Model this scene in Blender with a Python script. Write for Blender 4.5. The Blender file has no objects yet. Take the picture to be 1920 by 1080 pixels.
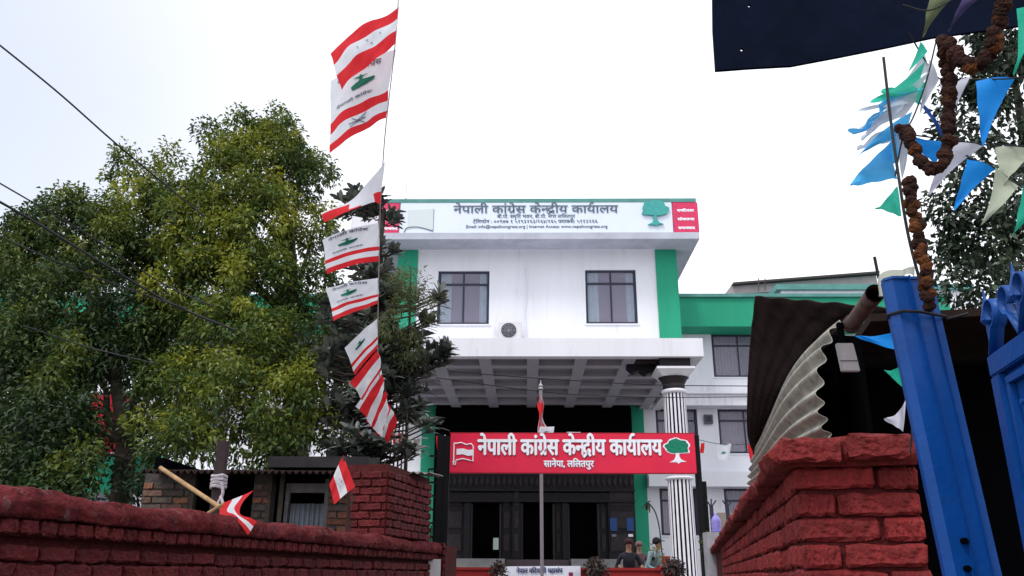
import bpy, bmesh, math, random
import numpy as np
from mathutils import Vector, Matrix
from mathutils.geometry import tessellate_polygon
random.seed(7); RS = np.random.RandomState(11)
sc = bpy.context.scene
C = sc.collection
# ------------------------------------------------------------------ camera, world, sun, exposure
FPX = 1540.0; PITCH = math.radians(19.3); YAW = math.radians(0.9); EYE = 1.5
cam = bpy.data.objects.new('camera', bpy.data.cameras.new('camera')); C.objects.link(cam)
cam.data.sensor_width = 36.0; cam.data.lens = FPX / 1920 * 36.0
cam.data.clip_start = 0.05; cam.data.clip_end = 2000
cam.location = (0, 0, EYE); cam.rotation_euler = (math.radians(90) + PITCH, math.radians(-0.25), YAW)
sc.camera = cam
w = bpy.data.worlds.new('World'); sc.world = w; w.use_nodes = True
nt = w.node_tree; N = nt.nodes; LK = nt.links; N.clear()
SUN_EL, SUN_AZ = 58.0, 215.0      # azimuth clockwise from +Y: behind and a little left of the camera
wo = N.new('ShaderNodeOutputWorld'); bgs = N.new('ShaderNodeBackground'); bgc = N.new('ShaderNodeBackground'); mx = N.new('ShaderNodeMixShader')
sky = N.new('ShaderNodeTexSky'); sky.sky_type = 'NISHITA'; sky.sun_disc = False
sky.sun_elevation = math.radians(SUN_EL); sky.sun_rotation = math.radians(SUN_AZ)
bgs.inputs[1].default_value = 0.15; LK.new(sky.outputs[0], bgs.inputs[0])
tc = N.new('ShaderNodeTexCoord'); nz = N.new('ShaderNodeTexNoise'); nz.inputs['Scale'].default_value = 1.7; nz.inputs['Detail'].default_value = 5
LK.new(tc.outputs['Generated'], nz.inputs['Vector'])
cr = N.new('ShaderNodeValToRGB'); cr.color_ramp.elements[0].position = 0.36; cr.color_ramp.elements[0].color = (0.84, 0.93, 1.0, 1)
cr.color_ramp.elements[1].position = 0.52; cr.color_ramp.elements[1].color = (0.95, 0.96, 1.0, 1)
LK.new(nz.outputs['Fac'], cr.inputs[0]); LK.new(cr.outputs[0], bgc.inputs[0]); bgc.inputs[1].default_value = 1.5
# thinner cloud towards the left of the view lets some blue through
dp = N.new('ShaderNodeVectorMath'); dp.operation = 'DOT_PRODUCT'; dp.inputs[1].default_value = (-0.62, 0.66, 0.42)
LK.new(tc.outputs['Generated'], dp.inputs[0])
mr = N.new('ShaderNodeMapRange'); mr.inputs[1].default_value = 0.86; mr.inputs[2].default_value = 1.0; mr.inputs[3].default_value = 0.93; mr.inputs[4].default_value = 0.44
LK.new(dp.outputs['Value'], mr.inputs[0]); LK.new(mr.outputs[0], mx.inputs[0])
LK.new(bgs.outputs[0], mx.inputs[1]); LK.new(bgc.outputs[0], mx.inputs[2]); LK.new(mx.outputs[0], wo.inputs[0])
sl = bpy.data.lights.new('sun', 'SUN'); sl.energy = 1.9; sl.angle = math.radians(14); sl.color = (1, 0.96, 0.9)
so = bpy.data.objects.new('sun', sl); C.objects.link(so)
a, e = math.radians(SUN_AZ), math.radians(SUN_EL)
so.rotation_euler = Vector((math.sin(a) * math.cos(e), math.cos(a) * math.cos(e), math.sin(e))).to_track_quat('Z', 'Y').to_euler()
sc.view_settings.view_transform = 'Standard'; sc.view_settings.look = 'None'
sc.view_settings.exposure = 0.05; sc.view_settings.gamma = 1.0; sc.view_settings.use_curve_mapping = False
sc.cycles.max_bounces = 6; sc.cycles.transparent_max_bounces = 8

# ------------------------------------------------------------------ helpers
_F = Vector((-math.sin(YAW) * math.cos(PITCH), math.cos(YAW) * math.cos(PITCH), math.sin(PITCH)))
_R = Vector((math.cos(YAW), math.sin(YAW), 0)); _U = _R.cross(_F)
_rl = math.radians(-0.25)
_R, _U = _R * math.cos(_rl) + _U * math.sin(_rl) * -1, _U * math.cos(_rl) + _R * math.sin(_rl)
def at(px, py, Y):
    "world point seen at a 1920x1080 position, on the plane y = Y"
    d = _F * FPX + _R * (px - 960) + _U * (540 - py)
    return Vector((0, 0, EYE)) + d * (Y / d.y)
def AX(px, py, Y): return at(px, py, Y).x
def AZ(px, py, Y): return at(px, py, Y).z
LA = math.radians(10.9); LU = Vector((math.sin(LA), math.cos(LA), 0)); LV = Vector((math.cos(LA), -math.sin(LA), 0))
def L(u, v, z): return LU * u + LV * v + Vector((0, 0, z))
V = Vector

MATS = {}
def mat(name, col, rough=0.6, var=0.0, scale=4.0, bump=0.0, bscale=30.0, metal=0.0, col2=None, spec=0.22, objvar=0.0, alpha=1.0, trans=0.0, dirt=None, attr=False, stretch=None):
    if name in MATS: return MATS[name]
    m = bpy.data.materials.new(name); m.use_nodes = True
    n = m.node_tree.nodes; l = m.node_tree.links
    b = n['Principled BSDF']
    b.inputs['Base Color'].default_value = (*col, 1); b.inputs['Roughness'].default_value = rough
    b.inputs['Metallic'].default_value = metal; b.inputs['Specular IOR Level'].default_value = spec; b.inputs['Alpha'].default_value = alpha
    tcn = n.new('ShaderNodeTexCoord'); vec = tcn.outputs['Object']
    if stretch:
        mp = n.new('ShaderNodeMapping'); mp.inputs['Scale'].default_value = stretch; l.new(vec, mp.inputs['Vector']); vec = mp.outputs[0]
    cur = None
    if var or col2:
        t = n.new('ShaderNodeTexNoise'); t.inputs['Scale'].default_value = scale; t.inputs['Detail'].default_value = 6; t.inputs['Roughness'].default_value = 0.65
        l.new(vec, t.inputs['Vector'])
        r = n.new('ShaderNodeValToRGB'); r.color_ramp.elements[0].position = 0.33; r.color_ramp.elements[1].position = 0.67
        c1 = tuple(max(0, c * (1 - var)) for c in col); c2 = col2 or tuple(min(1, c * (1 + var)) for c in col)
        r.color_ramp.elements[0].color = (*c1, 1); r.color_ramp.elements[1].color = (*c2, 1)
        l.new(t.outputs['Fac'], r.inputs[0]); cur = r.outputs[0]
    if dirt:
        t = n.new('ShaderNodeTexNoise'); t.inputs['Scale'].default_value = dirt[1]; t.inputs['Detail'].default_value = 8; t.inputs['Roughness'].default_value = 0.75
        l.new(vec, t.inputs['Vector'])
        mrn = n.new('ShaderNodeMapRange'); mrn.inputs[1].default_value = dirt[2]; mrn.inputs[2].default_value = dirt[2] + 0.12; mrn.inputs[4].default_value = dirt[3]
        l.new(t.outputs['Fac'], mrn.inputs[0])
        mxn = n.new('ShaderNodeMix'); mxn.data_type = 'RGBA'; mxn.inputs[6].default_value = (*col, 1); mxn.inputs[7].default_value = (*dirt[0], 1)
        if cur: l.new(cur, mxn.inputs[6])
        l.new(mrn.outputs[0], mxn.inputs[0]); cur = mxn.outputs[2]
    if objvar or attr:
        h = n.new('ShaderNodeHueSaturation'); h.inputs['Color'].default_value = (*col, 1)
        if cur: l.new(cur, h.inputs['Color'])
        mrn = n.new('ShaderNodeMapRange'); mrn.inputs[3].default_value = 1 - (objvar or 0.4); mrn.inputs[4].default_value = 1 + (objvar or 0.4)
        oi = n.new('ShaderNodeObjectInfo'); l.new(oi.outputs['Random'], mrn.inputs[0]); l.new(mrn.outputs[0], h.inputs['Value']); cur = h.outputs[0]
    if cur: l.new(cur, b.inputs['Base Color'])
    if bump:
        t = n.new('ShaderNodeTexNoise'); t.inputs['Scale'].default_value = bscale; t.inputs['Detail'].default_value = 6; l.new(vec, t.inputs['Vector'])
        bp = n.new('ShaderNodeBump'); bp.inputs['Strength'].default_value = bump; bp.inputs['Distance'].default_value = 0.02
        l.new(t.outputs['Fac'], bp.inputs['Height']); l.new(bp.outputs[0], b.inputs['Normal'])
    if trans:
        tr = n.new('ShaderNodeBsdfTranslucent'); tr.inputs['Color'].default_value = (*col, 1)
        if cur: l.new(cur, tr.inputs['Color'])
        ms = n.new('ShaderNodeMixShader'); ms.inputs[0].default_value = trans
        l.new(b.outputs[0], ms.inputs[1]); l.new(tr.outputs[0], ms.inputs[2]); l.new(ms.outputs[0], n['Material Output'].inputs[0])
    MATS[name] = m; return m
def leafmat(name, dark, mid, light, rough=0.5, trans=0.25):
    m = bpy.data.materials.new(name); m.use_nodes = True; n = m.node_tree.nodes; l = m.node_tree.links; b = n['Principled BSDF']
    at_ = n.new('ShaderNodeAttribute'); at_.attribute_name = 'tone'
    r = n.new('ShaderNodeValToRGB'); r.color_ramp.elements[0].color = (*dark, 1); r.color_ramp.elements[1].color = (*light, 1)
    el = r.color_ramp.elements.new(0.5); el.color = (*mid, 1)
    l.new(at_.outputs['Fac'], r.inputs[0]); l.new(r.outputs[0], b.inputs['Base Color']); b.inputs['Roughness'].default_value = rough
    b.inputs['Specular IOR Level'].default_value = 0.35
    tr = n.new('ShaderNodeBsdfTranslucent'); l.new(r.outputs[0], tr.inputs['Color'])
    ms = n.new('ShaderNodeMixShader'); ms.inputs[0].default_value = trans
    l.new(b.outputs[0], ms.inputs[1]); l.new(tr.outputs[0], ms.inputs[2]); l.new(ms.outputs[0], n['Material Output'].inputs[0])
    return m

def link(o, parent=None):
    C.objects.link(o)
    if parent is not None: o.parent = parent
    return o
def empty(name, loc, label=None, cat=None, group=None, kind=None):
    o = bpy.data.objects.new(name, None); o.location = loc; o.empty_display_size = 0.1; C.objects.link(o); tag(o, label, cat, group, kind); return o
def tag(o, label=None, cat=None, group=None, kind=None):
    if label: o['label'] = label
    if cat: o['category'] = cat
    if group: o['group'] = group
    if kind: o['kind'] = kind
    return o
def wloc(o):
    v = V((0, 0, 0))
    while o is not None: v = v + V(o.location); o = o.parent
    return v
class MB:
    "collects shapes in world coordinates, links them as ONE mesh"
    def __init__(s): s.v = []; s.f = []; s.m = []
    def add(s, vs, fs, mi=0):
        k = len(s.v); s.v += [tuple(x) for x in vs]; s.f += [tuple(k + i for i in f) for f in fs]; s.m += [mi] * len(fs); return s
    def hexa(s, p, mi=0):   # 8 corners: bottom 4 ccw, top 4 ccw
        return s.add(p, [(3, 2, 1, 0), (4, 5, 6, 7), (0, 1, 5, 4), (1, 2, 6, 5), (2, 3, 7, 6), (3, 0, 4, 7)], mi)
    def box(s, a, b, mi=0):
        x0, y0, z0 = [min(a[i], b[i]) for i in range(3)]; x1, y1, z1 = [max(a[i], b[i]) for i in range(3)]
        return s.hexa([(x0, y0, z0), (x1, y0, z0), (x1, y1, z0), (x0, y1, z0), (x0, y0, z1), (x1, y0, z1), (x1, y1, z1), (x0, y1, z1)], mi)
    def obox(s, o, ux, uy, uz, mi=0):  # corner + three edge vectors
        o = V(o); ux, uy, uz = V(ux), V(uy), V(uz)
        return s.hexa([o, o + ux, o + ux + uy, o + uy, o + uz, o + ux + uz, o + ux + uy + uz, o + uy + uz], mi)
    def tube(s, pts, r, n=8, mi=0, cap=True):
        pts = [V(p) for p in pts]; rs = r if isinstance(r, (list, tuple)) else [r] * len(pts)
        base = len(s.v); ref = None
        for i, p in enumerate(pts):
            t = (pts[min(i + 1, len(pts) - 1)] - pts[max(i - 1, 0)]).normalized()
            if ref is None: ref = t.orthogonal().normalized()
            ref = (ref - t * ref.dot(t)); ref = ref.normalized() if ref.length > 1e-6 else t.orthogonal().normalized()
            b = t.cross(ref)
            for k in range(n):
                an = 2 * math.pi * k / n; s.v.append(tuple(p + (ref * math.cos(an) + b * math.sin(an)) * rs[i]))
        for i in range(len(pts) - 1):
            for k in range(n):
                a_, b_ = base + i * n + k, base + i * n + (k + 1) % n
                s.f.append((a_, b_, b_ + n, a_ + n)); s.m.append(mi)
        if cap:
            s.f.append(tuple(base + k for k in range(n - 1, -1, -1))); s.m.append(mi)
            s.f.append(tuple(base + (len(pts) - 1) * n + k for k in range(n))); s.m.append(mi)
        return s
    def lathe(s, c, prof, n=24, mi=0):   # prof: (r, z)
        base = len(s.v); c = V(c)
        for r, z in prof:
            for k in range(n):
                an = 2 * math.pi * k / n; s.v.append((c.x + r * math.cos(an), c.y + r * math.sin(an), c.z + z))
        for i in range(len(prof) - 1):
            for k in range(n):
                a_, b_ = base + i * n + k, base + i * n + (k + 1) % n
                s.f.append((a_, b_, b_ + n, a_ + n)); s.m.append(mi)
        s.f.append(tuple(base + k for k in range(n - 1, -1, -1))); s.m.append(mi)
        s.f.append(tuple(base + (len(prof) - 1) * n + k for k in range(n))); s.m.append(mi)
        return s
    def poly(s, pts, thick, mi=0):       # planar outline extruded along thick vector
        pts = [V(p) for p in pts]; t = V(thick); n = len(pts); k = len(s.v)
        tris = tessellate_polygon([pts])
        s.v += [tuple(p) for p in pts] + [tuple(p + t) for p in pts]
        for a_, b_, c_ in tris:
            s.f.append((k + a_, k + b_, k + c_)); s.m.append(mi); s.f.append((k + n + c_, k + n + b_, k + n + a_)); s.m.append(mi)
        for i in range(n):
            j = (i + 1) % n; s.f.append((k + i, k + j, k + n + j, k + n + i)); s.m.append(mi)
        return s
    def build(s, name, mats, parent=None, smooth=False, bevel=0.0):
        if not isinstance(mats, (list, tuple)): mats = [mats]
        off = wloc(parent) if parent is not None else V((0, 0, 0))
        me = bpy.data.meshes.new(name); me.from_pydata([(x - off.x, y - off.y, z - off.z) for x, y, z in s.v], [], s.f)
        for m_ in mats: me.materials.append(m_)
        me.polygons.foreach_set('material_index', s.m)
        if smooth: me.polygons.foreach_set('use_smooth', [True] * len(me.polygons))
        bm = bmesh.new(); bm.from_mesh(me); bmesh.ops.recalc_face_normals(bm, faces=bm.faces)
        if bevel:
            bmesh.ops.bevel(bm, geom=[e_ for e_ in bm.edges if e_.is_manifold and e_.calc_face_angle(0) > 0.5], offset=bevel, segments=2, affect='EDGES')
        bm.to_mesh(me); bm.free()
        return link(bpy.data.objects.new(name, me), parent)
def catenary(a_, b_, sag, n=14):
    a_, b_ = V(a_), V(b_)
    return [a_.lerp(b_, i / n) - V((0, 0, sag * 4 * (i / n) * (1 - i / n))) for i in range(n + 1)]
def through(pts, n=6):
    "smooth curve through points"
    P = [V(p) for p in pts]; P = [P[0] * 2 - P[1]] + P + [P[-1] * 2 - P[-2]]; out = []
    for i in range(1, len(P) - 2):
        for k in range(n):
            t = k / n; out.append(0.5 * ((2 * P[i]) + (P[i + 1] - P[i - 1]) * t + (2 * P[i - 1] - 5 * P[i] + 4 * P[i + 1] - P[i + 2]) * t * t + (-P[i - 1] + 3 * P[i] - 3 * P[i + 1] + P[i + 2]) * t ** 3))
    out.append(P[-2]); return out

# ---- lettering: glyph shapes of the built-in font, composed by hand into Devanagari clusters
_G = {}
def glyph(s):
    if s in _G: return _G[s]
    c = bpy.data.curves.new('lettering', 'FONT'); c.body = s; c.size = 1; c.resolution_u = 3
    o = bpy.data.objects.new('lettering', c); C.objects.link(o); bpy.context.view_layer.update()
    me = bpy.data.meshes.new_from_object(o.evaluated_get(bpy.context.evaluated_depsgraph_get()))
    vs = [(v.co.x, v.co.y) for v in me.vertices]; fs = [tuple(p.vertices) for p in me.polygons]
    bpy.data.objects.remove(o); bpy.data.meshes.remove(me); bpy.data.curves.remove(c)
    _G[s] = (vs, fs, 0.0); return _G[s]
_ADV = {}
def adv(s):
    if s == 'ि': return .259
    if s in _ADV: return _ADV[s]
    def wd(t): return max([x for x, y in glyph(t)[0]] or [0])
    _ADV[s] = wd('|' + s + '|') - wd('||'); return _ADV[s]
def compose(tokens):
    "tokens: str, or (str, tweak) with tweak half / rakar / reph; returns verts, faces, width"
    vs, fs, x = [], [], 0.0
    def put(v_, f_): 
        k = len(vs); vs.extend(v_); fs.extend([tuple(k + i for i in f) for f in f_])
    for t in tokens:
        s, tw = (t, '') if isinstance(t, str) else t
        if s == ' ': x += 0.28; continue
        gv, gf, _ = glyph(s); a_ = adv(s)
        if tw == 'half':       # drop the right-hand stem
            cut = a_ - 0.135
            bm = bmesh.new(); bvs = [bm.verts.new((p[0], p[1], 0)) for p in gv]
            for f in gf:
                try: bm.faces.new([bvs[i] for i in f])
                except ValueError: pass
            bmesh.ops.bisect_plane(bm, geom=bm.verts[:] + bm.edges[:] + bm.faces[:], plane_co=(cut, 0, 0), plane_no=(1, 0, 0), clear_outer=True)
            bm.verts.index_update(); put([(v.co.x + x, v.co.y) for v in bm.verts], [tuple(v.index for v in f.verts) for f in bm.faces]); bm.free(); x += cut; continue
        put([(p[0] + x, p[1]) for p in gv], gf)
        if 'rakar' in tw:      # slanting stroke from the stem down to the left
            b = x + (adv(s[0]) - (0.10 if s[0] not in 'द' else 0.20)); y = 0.20 if s[0] not in 'द' else 0.10
            put([(b, y + 0.06), (b, y - 0.03), (b - 0.24, y - 0.21), (b - 0.30, y - 0.15)], [(0, 1, 2, 3)])
        if 'reph' in tw:       # hook above the head line
            ev, ef, _ = glyph('े'); put([(-p[0] + x + a_ - 0.60 if False else x + a_ - 0.52 - (p[0] + 0.25), p[1]) for p in ev], ef)
        x += a_
    return vs, fs, x
def lettering(name, tokens, x0, x1, z, h, y, m, parent, thick=0.0, shadow=None, normal=-1, bold=0.0, centre=False, place=None):
    "flat text in the XZ plane facing -Y; h = height of the head line above the base line; x0..x1 the width it fills"
    vs, fs, wd = compose(tokens); kz = h / 0.622; kx = (x1 - x0) / wd
    mb = MB()
    def lay(dx, dz, dy, mi):
        k = [(x0 + p[0] * kx + dx, y + dy, z + p[1] * kz + dz) for p in vs]
        mb.add(k, fs, mi)
    mats = [m]
    offs = [(0, 0)] + ([(bold, 0), (-bold, 0), (0, bold), (0, -bold)] if bold else [])
    if shadow:
        mats.append(shadow[0])
        for i, (ax, az) in enumerate(offs): lay(shadow[1] + ax, -shadow[1] + az, thick * 0.4 - 0.0004 * i + 0.001, 1)
    for i, (ax, az) in enumerate(offs): lay(ax, az, -thick - 0.0004 * i, 0)
    if place:
        mb.v = [tuple(place(p)) for p in mb.v]
    return mb.build(name, mats, parent)

# ---- bricks
def brick_mesh(name, l_, d_, h_, m, seed, rough=0.004):
    r = random.Random(seed); bm = bmesh.new()
    bmesh.ops.create_cube(bm, size=1.0)
    for v in bm.verts: v.co = V((v.co.x * l_, v.co.y * d_, v.co.z * h_))
    bmesh.ops.bevel(bm, geom=bm.edges[:], offset=min(0.008, h_ * 0.14), segments=1, affect='EDGES')
    bmesh.ops.subdivide_edges(bm, edges=[e_ for e_ in bm.edges if e_.calc_length() > l_ * 0.6], cuts=4)
    for v in bm.verts: v.co += V((r.uniform(-1, 1) * rough, r.uniform(-1, 1) * rough, r.uniform(-1, 1) * rough))
    me = bpy.data.meshes.new(name); bm.to_mesh(me); bm.free(); me.materials.append(m); return me
def lay_bricks(root, o, du, dn, z0, rows, length, bl, bh, joint, depth, mats, seed=1, skip=None, z_of=None, name='brick', header_end=False, jit=0.004, limit=295):
    "courses of separate bricks; o = start point of the face, du = along, dn = outward"
    meshes = [brick_mesh(name, bl - joint, depth, bh - joint, mats[i % len(mats)], seed * 17 + i, jit) for i in range(8)]
    du = V(du).normalized(); dn = V(dn).normalized(); rot = math.atan2(du.y, du.x); r = random.Random(seed); off = wloc(root); cnt = 0; extra = MB()
    for k in range(rows):
        z = z0 + (k + 0.5) * bh; s0 = -(bl * 0.5 if k % 2 else 0.0) ; u = s0
        while u < length - 1e-4:
            a_, b_ = max(u, 0), min(u + bl, length)
            if b_ - a_ > bl * 0.18 and not (skip and skip(0.5 * (a_ + b_), z)):
                p = V(o) + du * (a_ + b_) * 0.5 + dn * (r.uniform(-0.004, 0.005) - depth * 0.5 + depth * 0.5); p.z = z + r.uniform(-0.003, 0.003)
                ob = bpy.data.objects.new(name, r.choice(meshes)); ob.rotation_euler = (r.uniform(-0.01, 0.01), r.uniform(-0.012, 0.012), rot + r.uniform(-0.01, 0.01))
                ob.scale = ((b_ - a_ - joint) / (bl - joint), 1, 1); ob.location = p - off
                C.objects.link(ob); ob.parent = root; cnt += 1
            u += bl
    return cnt

# ------------------------------------------------------------------ materials
M_white = mat('white_paint', (0.74, 0.74, 0.80), 0.75, 0.05, 0.8, 0.06, 40, dirt=((0.46, 0.45, 0.47), 2.2, 0.55, 0.42), stretch=(1.3, 1.3, 0.16))
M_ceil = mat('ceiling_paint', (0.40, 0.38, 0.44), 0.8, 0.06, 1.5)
M_green = mat('green_paint', (0.022, 0.31, 0.185), 0.7, 0.10, 1.2, 0.05, 30, dirt=((0.02, 0.20, 0.13), 2.4, 0.55, 0.5), stretch=(1.3, 1.3, 0.2))
M_teal = mat('teal_coping', (0.10, 0.27, 0.25), 0.7, 0.15, 2)
M_frame = mat('dark_window_frame', (0.03, 0.03, 0.055), 0.4)
M_curt = mat('pale_blue_curtain', (0.62, 0.90, 0.95), 0.9, 0.1, 6, trans=0.2)
M_curtg = mat('grey_curtain', (0.30, 0.28, 0.27), 0.9, 0.15, 6)
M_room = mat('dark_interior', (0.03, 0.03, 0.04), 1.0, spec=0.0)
M_glass = mat('window_glass', (0.40, 0.37, 0.50), 0.03, 0.0, spec=0.6, alpha=0.30)  # grey-purple tint painted in for the sky's reflection
M_wood = mat('dark_carved_wood', (0.014, 0.011, 0.014), 0.6, 0.3, 8, 0.5, 25)
M_woodl = mat('worn_wood', (0.028, 0.022, 0.026), 0.55, 0.3, 8, 0.5, 40)
M_black = mat('black_paint', (0.006, 0.006, 0.008), 0.5, spec=0.15)
M_void = mat('shade_black', (0.003, 0.003, 0.004), 1.0, spec=0.0)  # near-black stands in for the gloom of unlit interiors and holes
M_red = mat('sign_red', (0.72, 0.020, 0.065), 0.45, 0.07, 1.6)
M_pink = mat('panel_red', (0.66, 0.045, 0.13), 0.5, 0.12, 5)
M_panel = mat('sign_white', (0.72, 0.78, 0.90), 0.5, 0.03, 1)
M_ltr = mat('lettering_white', (0.86, 0.86, 0.95), 0.5)
M_ltrs = mat('lettering_edge', (0.10, 0.02, 0.08), 0.6)
M_ltrd = mat('lettering_slate', (0.09, 0.13, 0.19), 0.5)
M_emb = mat('emblem_green', (0.01, 0.20, 0.12), 0.6, 0.3, 30)
M_embt = mat('emblem_teal', (0.06, 0.36, 0.34), 0.6, 0.12, 8)
M_stone = mat('step_stone', (0.24, 0.235, 0.24), 0.7, 0.15, 3, 0.1, 30)
M_ground = mat('ground_dust', (0.14, 0.12, 0.11), 0.9, 0.2, 1.5, 0.3, 20)
M_pave = mat('paving_grey', (0.11, 0.105, 0.10), 0.85, 0.2, 3, 0.3, 20)
M_rwall = mat('low_wall_red', (0.30, 0.022, 0.022), 0.65, 0.12, 3)
M_bR1 = mat('red_painted_brick', (0.205, 0.018, 0.019), 0.7, 0.35, 16, 1.0, 45, dirt=((0.10, 0.016, 0.014), 20, 0.53, 0.75), objvar=0.22)
M_bR2 = mat('shaded_red_painted_brick', (0.100, 0.011, 0.013), 0.75, 0.4, 14, 0.9, 45, dirt=((0.045, 0.010, 0.010), 16, 0.54, 0.8), objvar=0.25)  # shade of the lane's left side put into the brick colour, with grime
M_mort = mat('red_painted_mortar', (0.085, 0.009, 0.010), 0.8, 0.35, 20, 0.7, 60)
M_mort2 = mat('dark_red_mortar', (0.070, 0.010, 0.010), 0.85, 0.35, 20, 0.7, 60)
M_cope = mat('rough_red_coping', (0.105, 0.015, 0.018), 0.9, 0.45, 12, 1.0, 40, dirt=((0.16, 0.115, 0.115), 14, 0.55, 0.55), spec=0.1)
M_bB = [mat('brown_brick', (0.12, 0.07, 0.055), 0.85, 0.3, 12, 0.6, 50, objvar=0.35), mat('grey_brick', (0.085, 0.065, 0.057), 0.85, 0.3, 12, 0.6, 50, objvar=0.3), mat('orange_brick', (0.20, 0.085, 0.055), 0.85, 0.3, 12, 0.6, 50, objvar=0.25)]
M_mortB = mat('grey_mortar', (0.07, 0.062, 0.058), 0.9, 0.3, 20, 0.5, 60)
M_blue = mat('blue_gate_paint', (0.001, 0.055, 0.26), 0.42, 0.12, 6, 0.07, 60, dirt=((0.012, 0.028, 0.08), 22, 0.60, 0.6), spec=0.3)
M_zinc = mat('weathered_zinc', (0.36, 0.35, 0.30), 0.5, 0.3, 5, 0.15, 30, metal=0.3, dirt=((0.13, 0.12, 0.11), 7, 0.52, 0.8), stretch=(1, 1, 3))
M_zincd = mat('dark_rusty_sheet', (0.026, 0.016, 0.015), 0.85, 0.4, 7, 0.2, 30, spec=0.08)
M_zincb = mat('bluish_zinc', (0.17, 0.19, 0.22), 0.5, 0.2, 6, metal=0.3)
M_rust = mat('rusty_pipe', (0.09, 0.055, 0.05), 0.65, 0.4, 12, 0.4, 60)
M_navy = mat('navy_sheet', (0.003, 0.006, 0.017), 0.9, 0.35, 3, 0.15, 14, dirt=((0.008, 0.012, 0.025), 4, 0.55, 0.5), spec=0.05)
M_bark = mat('bark', (0.06, 0.048, 0.04), 0.9, 0.3, 10, 0.8, 20)
M_wire = mat('cable_black', (0.015, 0.015, 0.018), 0.6)
M_fred = mat('flag_red', (0.72, 0.030, 0.040), 0.8, 0.08, 6, trans=0.5)
M_fwhite = mat('flag_white', (0.78, 0.80, 0.86), 0.8, 0.04, 6, trans=0.5)
M_fgreen = mat('flag_print_green', (0.008, 0.16, 0.10), 0.8)
M_fgrey = mat('flag_print_grey', (0.16, 0.18, 0.24), 0.8)
M_pbl = mat('pennant_blue_backlit', (0.10, 0.50, 0.95), 0.6, 0.15, 12, trans=0.7)  # next three: sky backlight put into lighter blue, green and white
M_pgl = mat('pennant_green_backlit', (0.06, 0.62, 0.45), 0.6, 0.15, 12, trans=0.65)
M_pwl = mat('pennant_white_backlit', (0.72, 0.78, 0.86), 0.6, 0.08, 12, trans=0.65)
M_pb = mat('pennant_blue', (0.01, 0.27, 0.80), 0.6, 0.08, 8, trans=0.4)
M_pg = mat('pennant_green', (0.02, 0.45, 0.30), 0.6, 0.08, 8, trans=0.4)
M_pw = mat('pennant_white', (0.62, 0.62, 0.72), 0.6, 0.05, 8, trans=0.4)
M_pc = mat('pennant_cream', (0.50, 0.54, 0.42), 0.6, 0.08, 8, trans=0.35)
M_mari = mat('dried_marigold', (0.095, 0.030, 0.008), 0.9, 0.45, 60, 0.5, 120, objvar=0.45)
M_marid = mat('dark_marigold', (0.035, 0.012, 0.008), 0.9, 0.45, 60, 0.5, 120, objvar=0.5)
M_skin = mat('skin', (0.30, 0.16, 0.11), 0.6)
M_hair = mat('black_hair', (0.01, 0.009, 0.009), 0.6)
M_jackd = mat('dark_jacket', (0.014, 0.016, 0.025), 0.8, 0.2, 10)
M_jackl = mat('pale_jacket', (0.22, 0.32, 0.36), 0.85, 0.15, 12)
M_maroon = mat('maroon_cloth', (0.10, 0.06, 0.07), 0.85, 0.2, 12)
M_trous = mat('dark_trousers', (0.02, 0.02, 0.025), 0.85)
M_steel = mat('grey_steel', (0.35, 0.34, 0.36), 0.45, metal=0.4)
M_grey = mat('light_grey_plastic', (0.55, 0.54, 0.55), 0.5, 0.05, 4)
M_clay = mat('terracotta', (0.28, 0.08, 0.045), 0.8, 0.2, 12)
M_bamboo = mat('bamboo', (0.33, 0.20, 0.10), 0.6, 0.25, 14)
M_rag = mat('grey_rag', (0.42, 0.38, 0.42), 0.9, 0.2, 30, 0.4, 60)

# ------------------------------------------------------------------ ground
tag(MB().add([(-400, -60, 0), (400, -60, 0), (400, 900, 0), (-400, 900, 0)], [(0, 1, 2, 3)]).build('ground', M_ground), kind='structure')
tag(MB().add([L(-8, -2.9, .004), L(-8, .3, .004), L(15, .6, .004), L(15, -2.9, .004)], [(0, 1, 2, 3)]).build('lane', M_pave), kind='structure')
YT = 18.5
tag(MB().box((-14, YT, 0), (16, 29.8, 0.62)).build('courtyard_terrace', M_stone), kind='structure')

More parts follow.
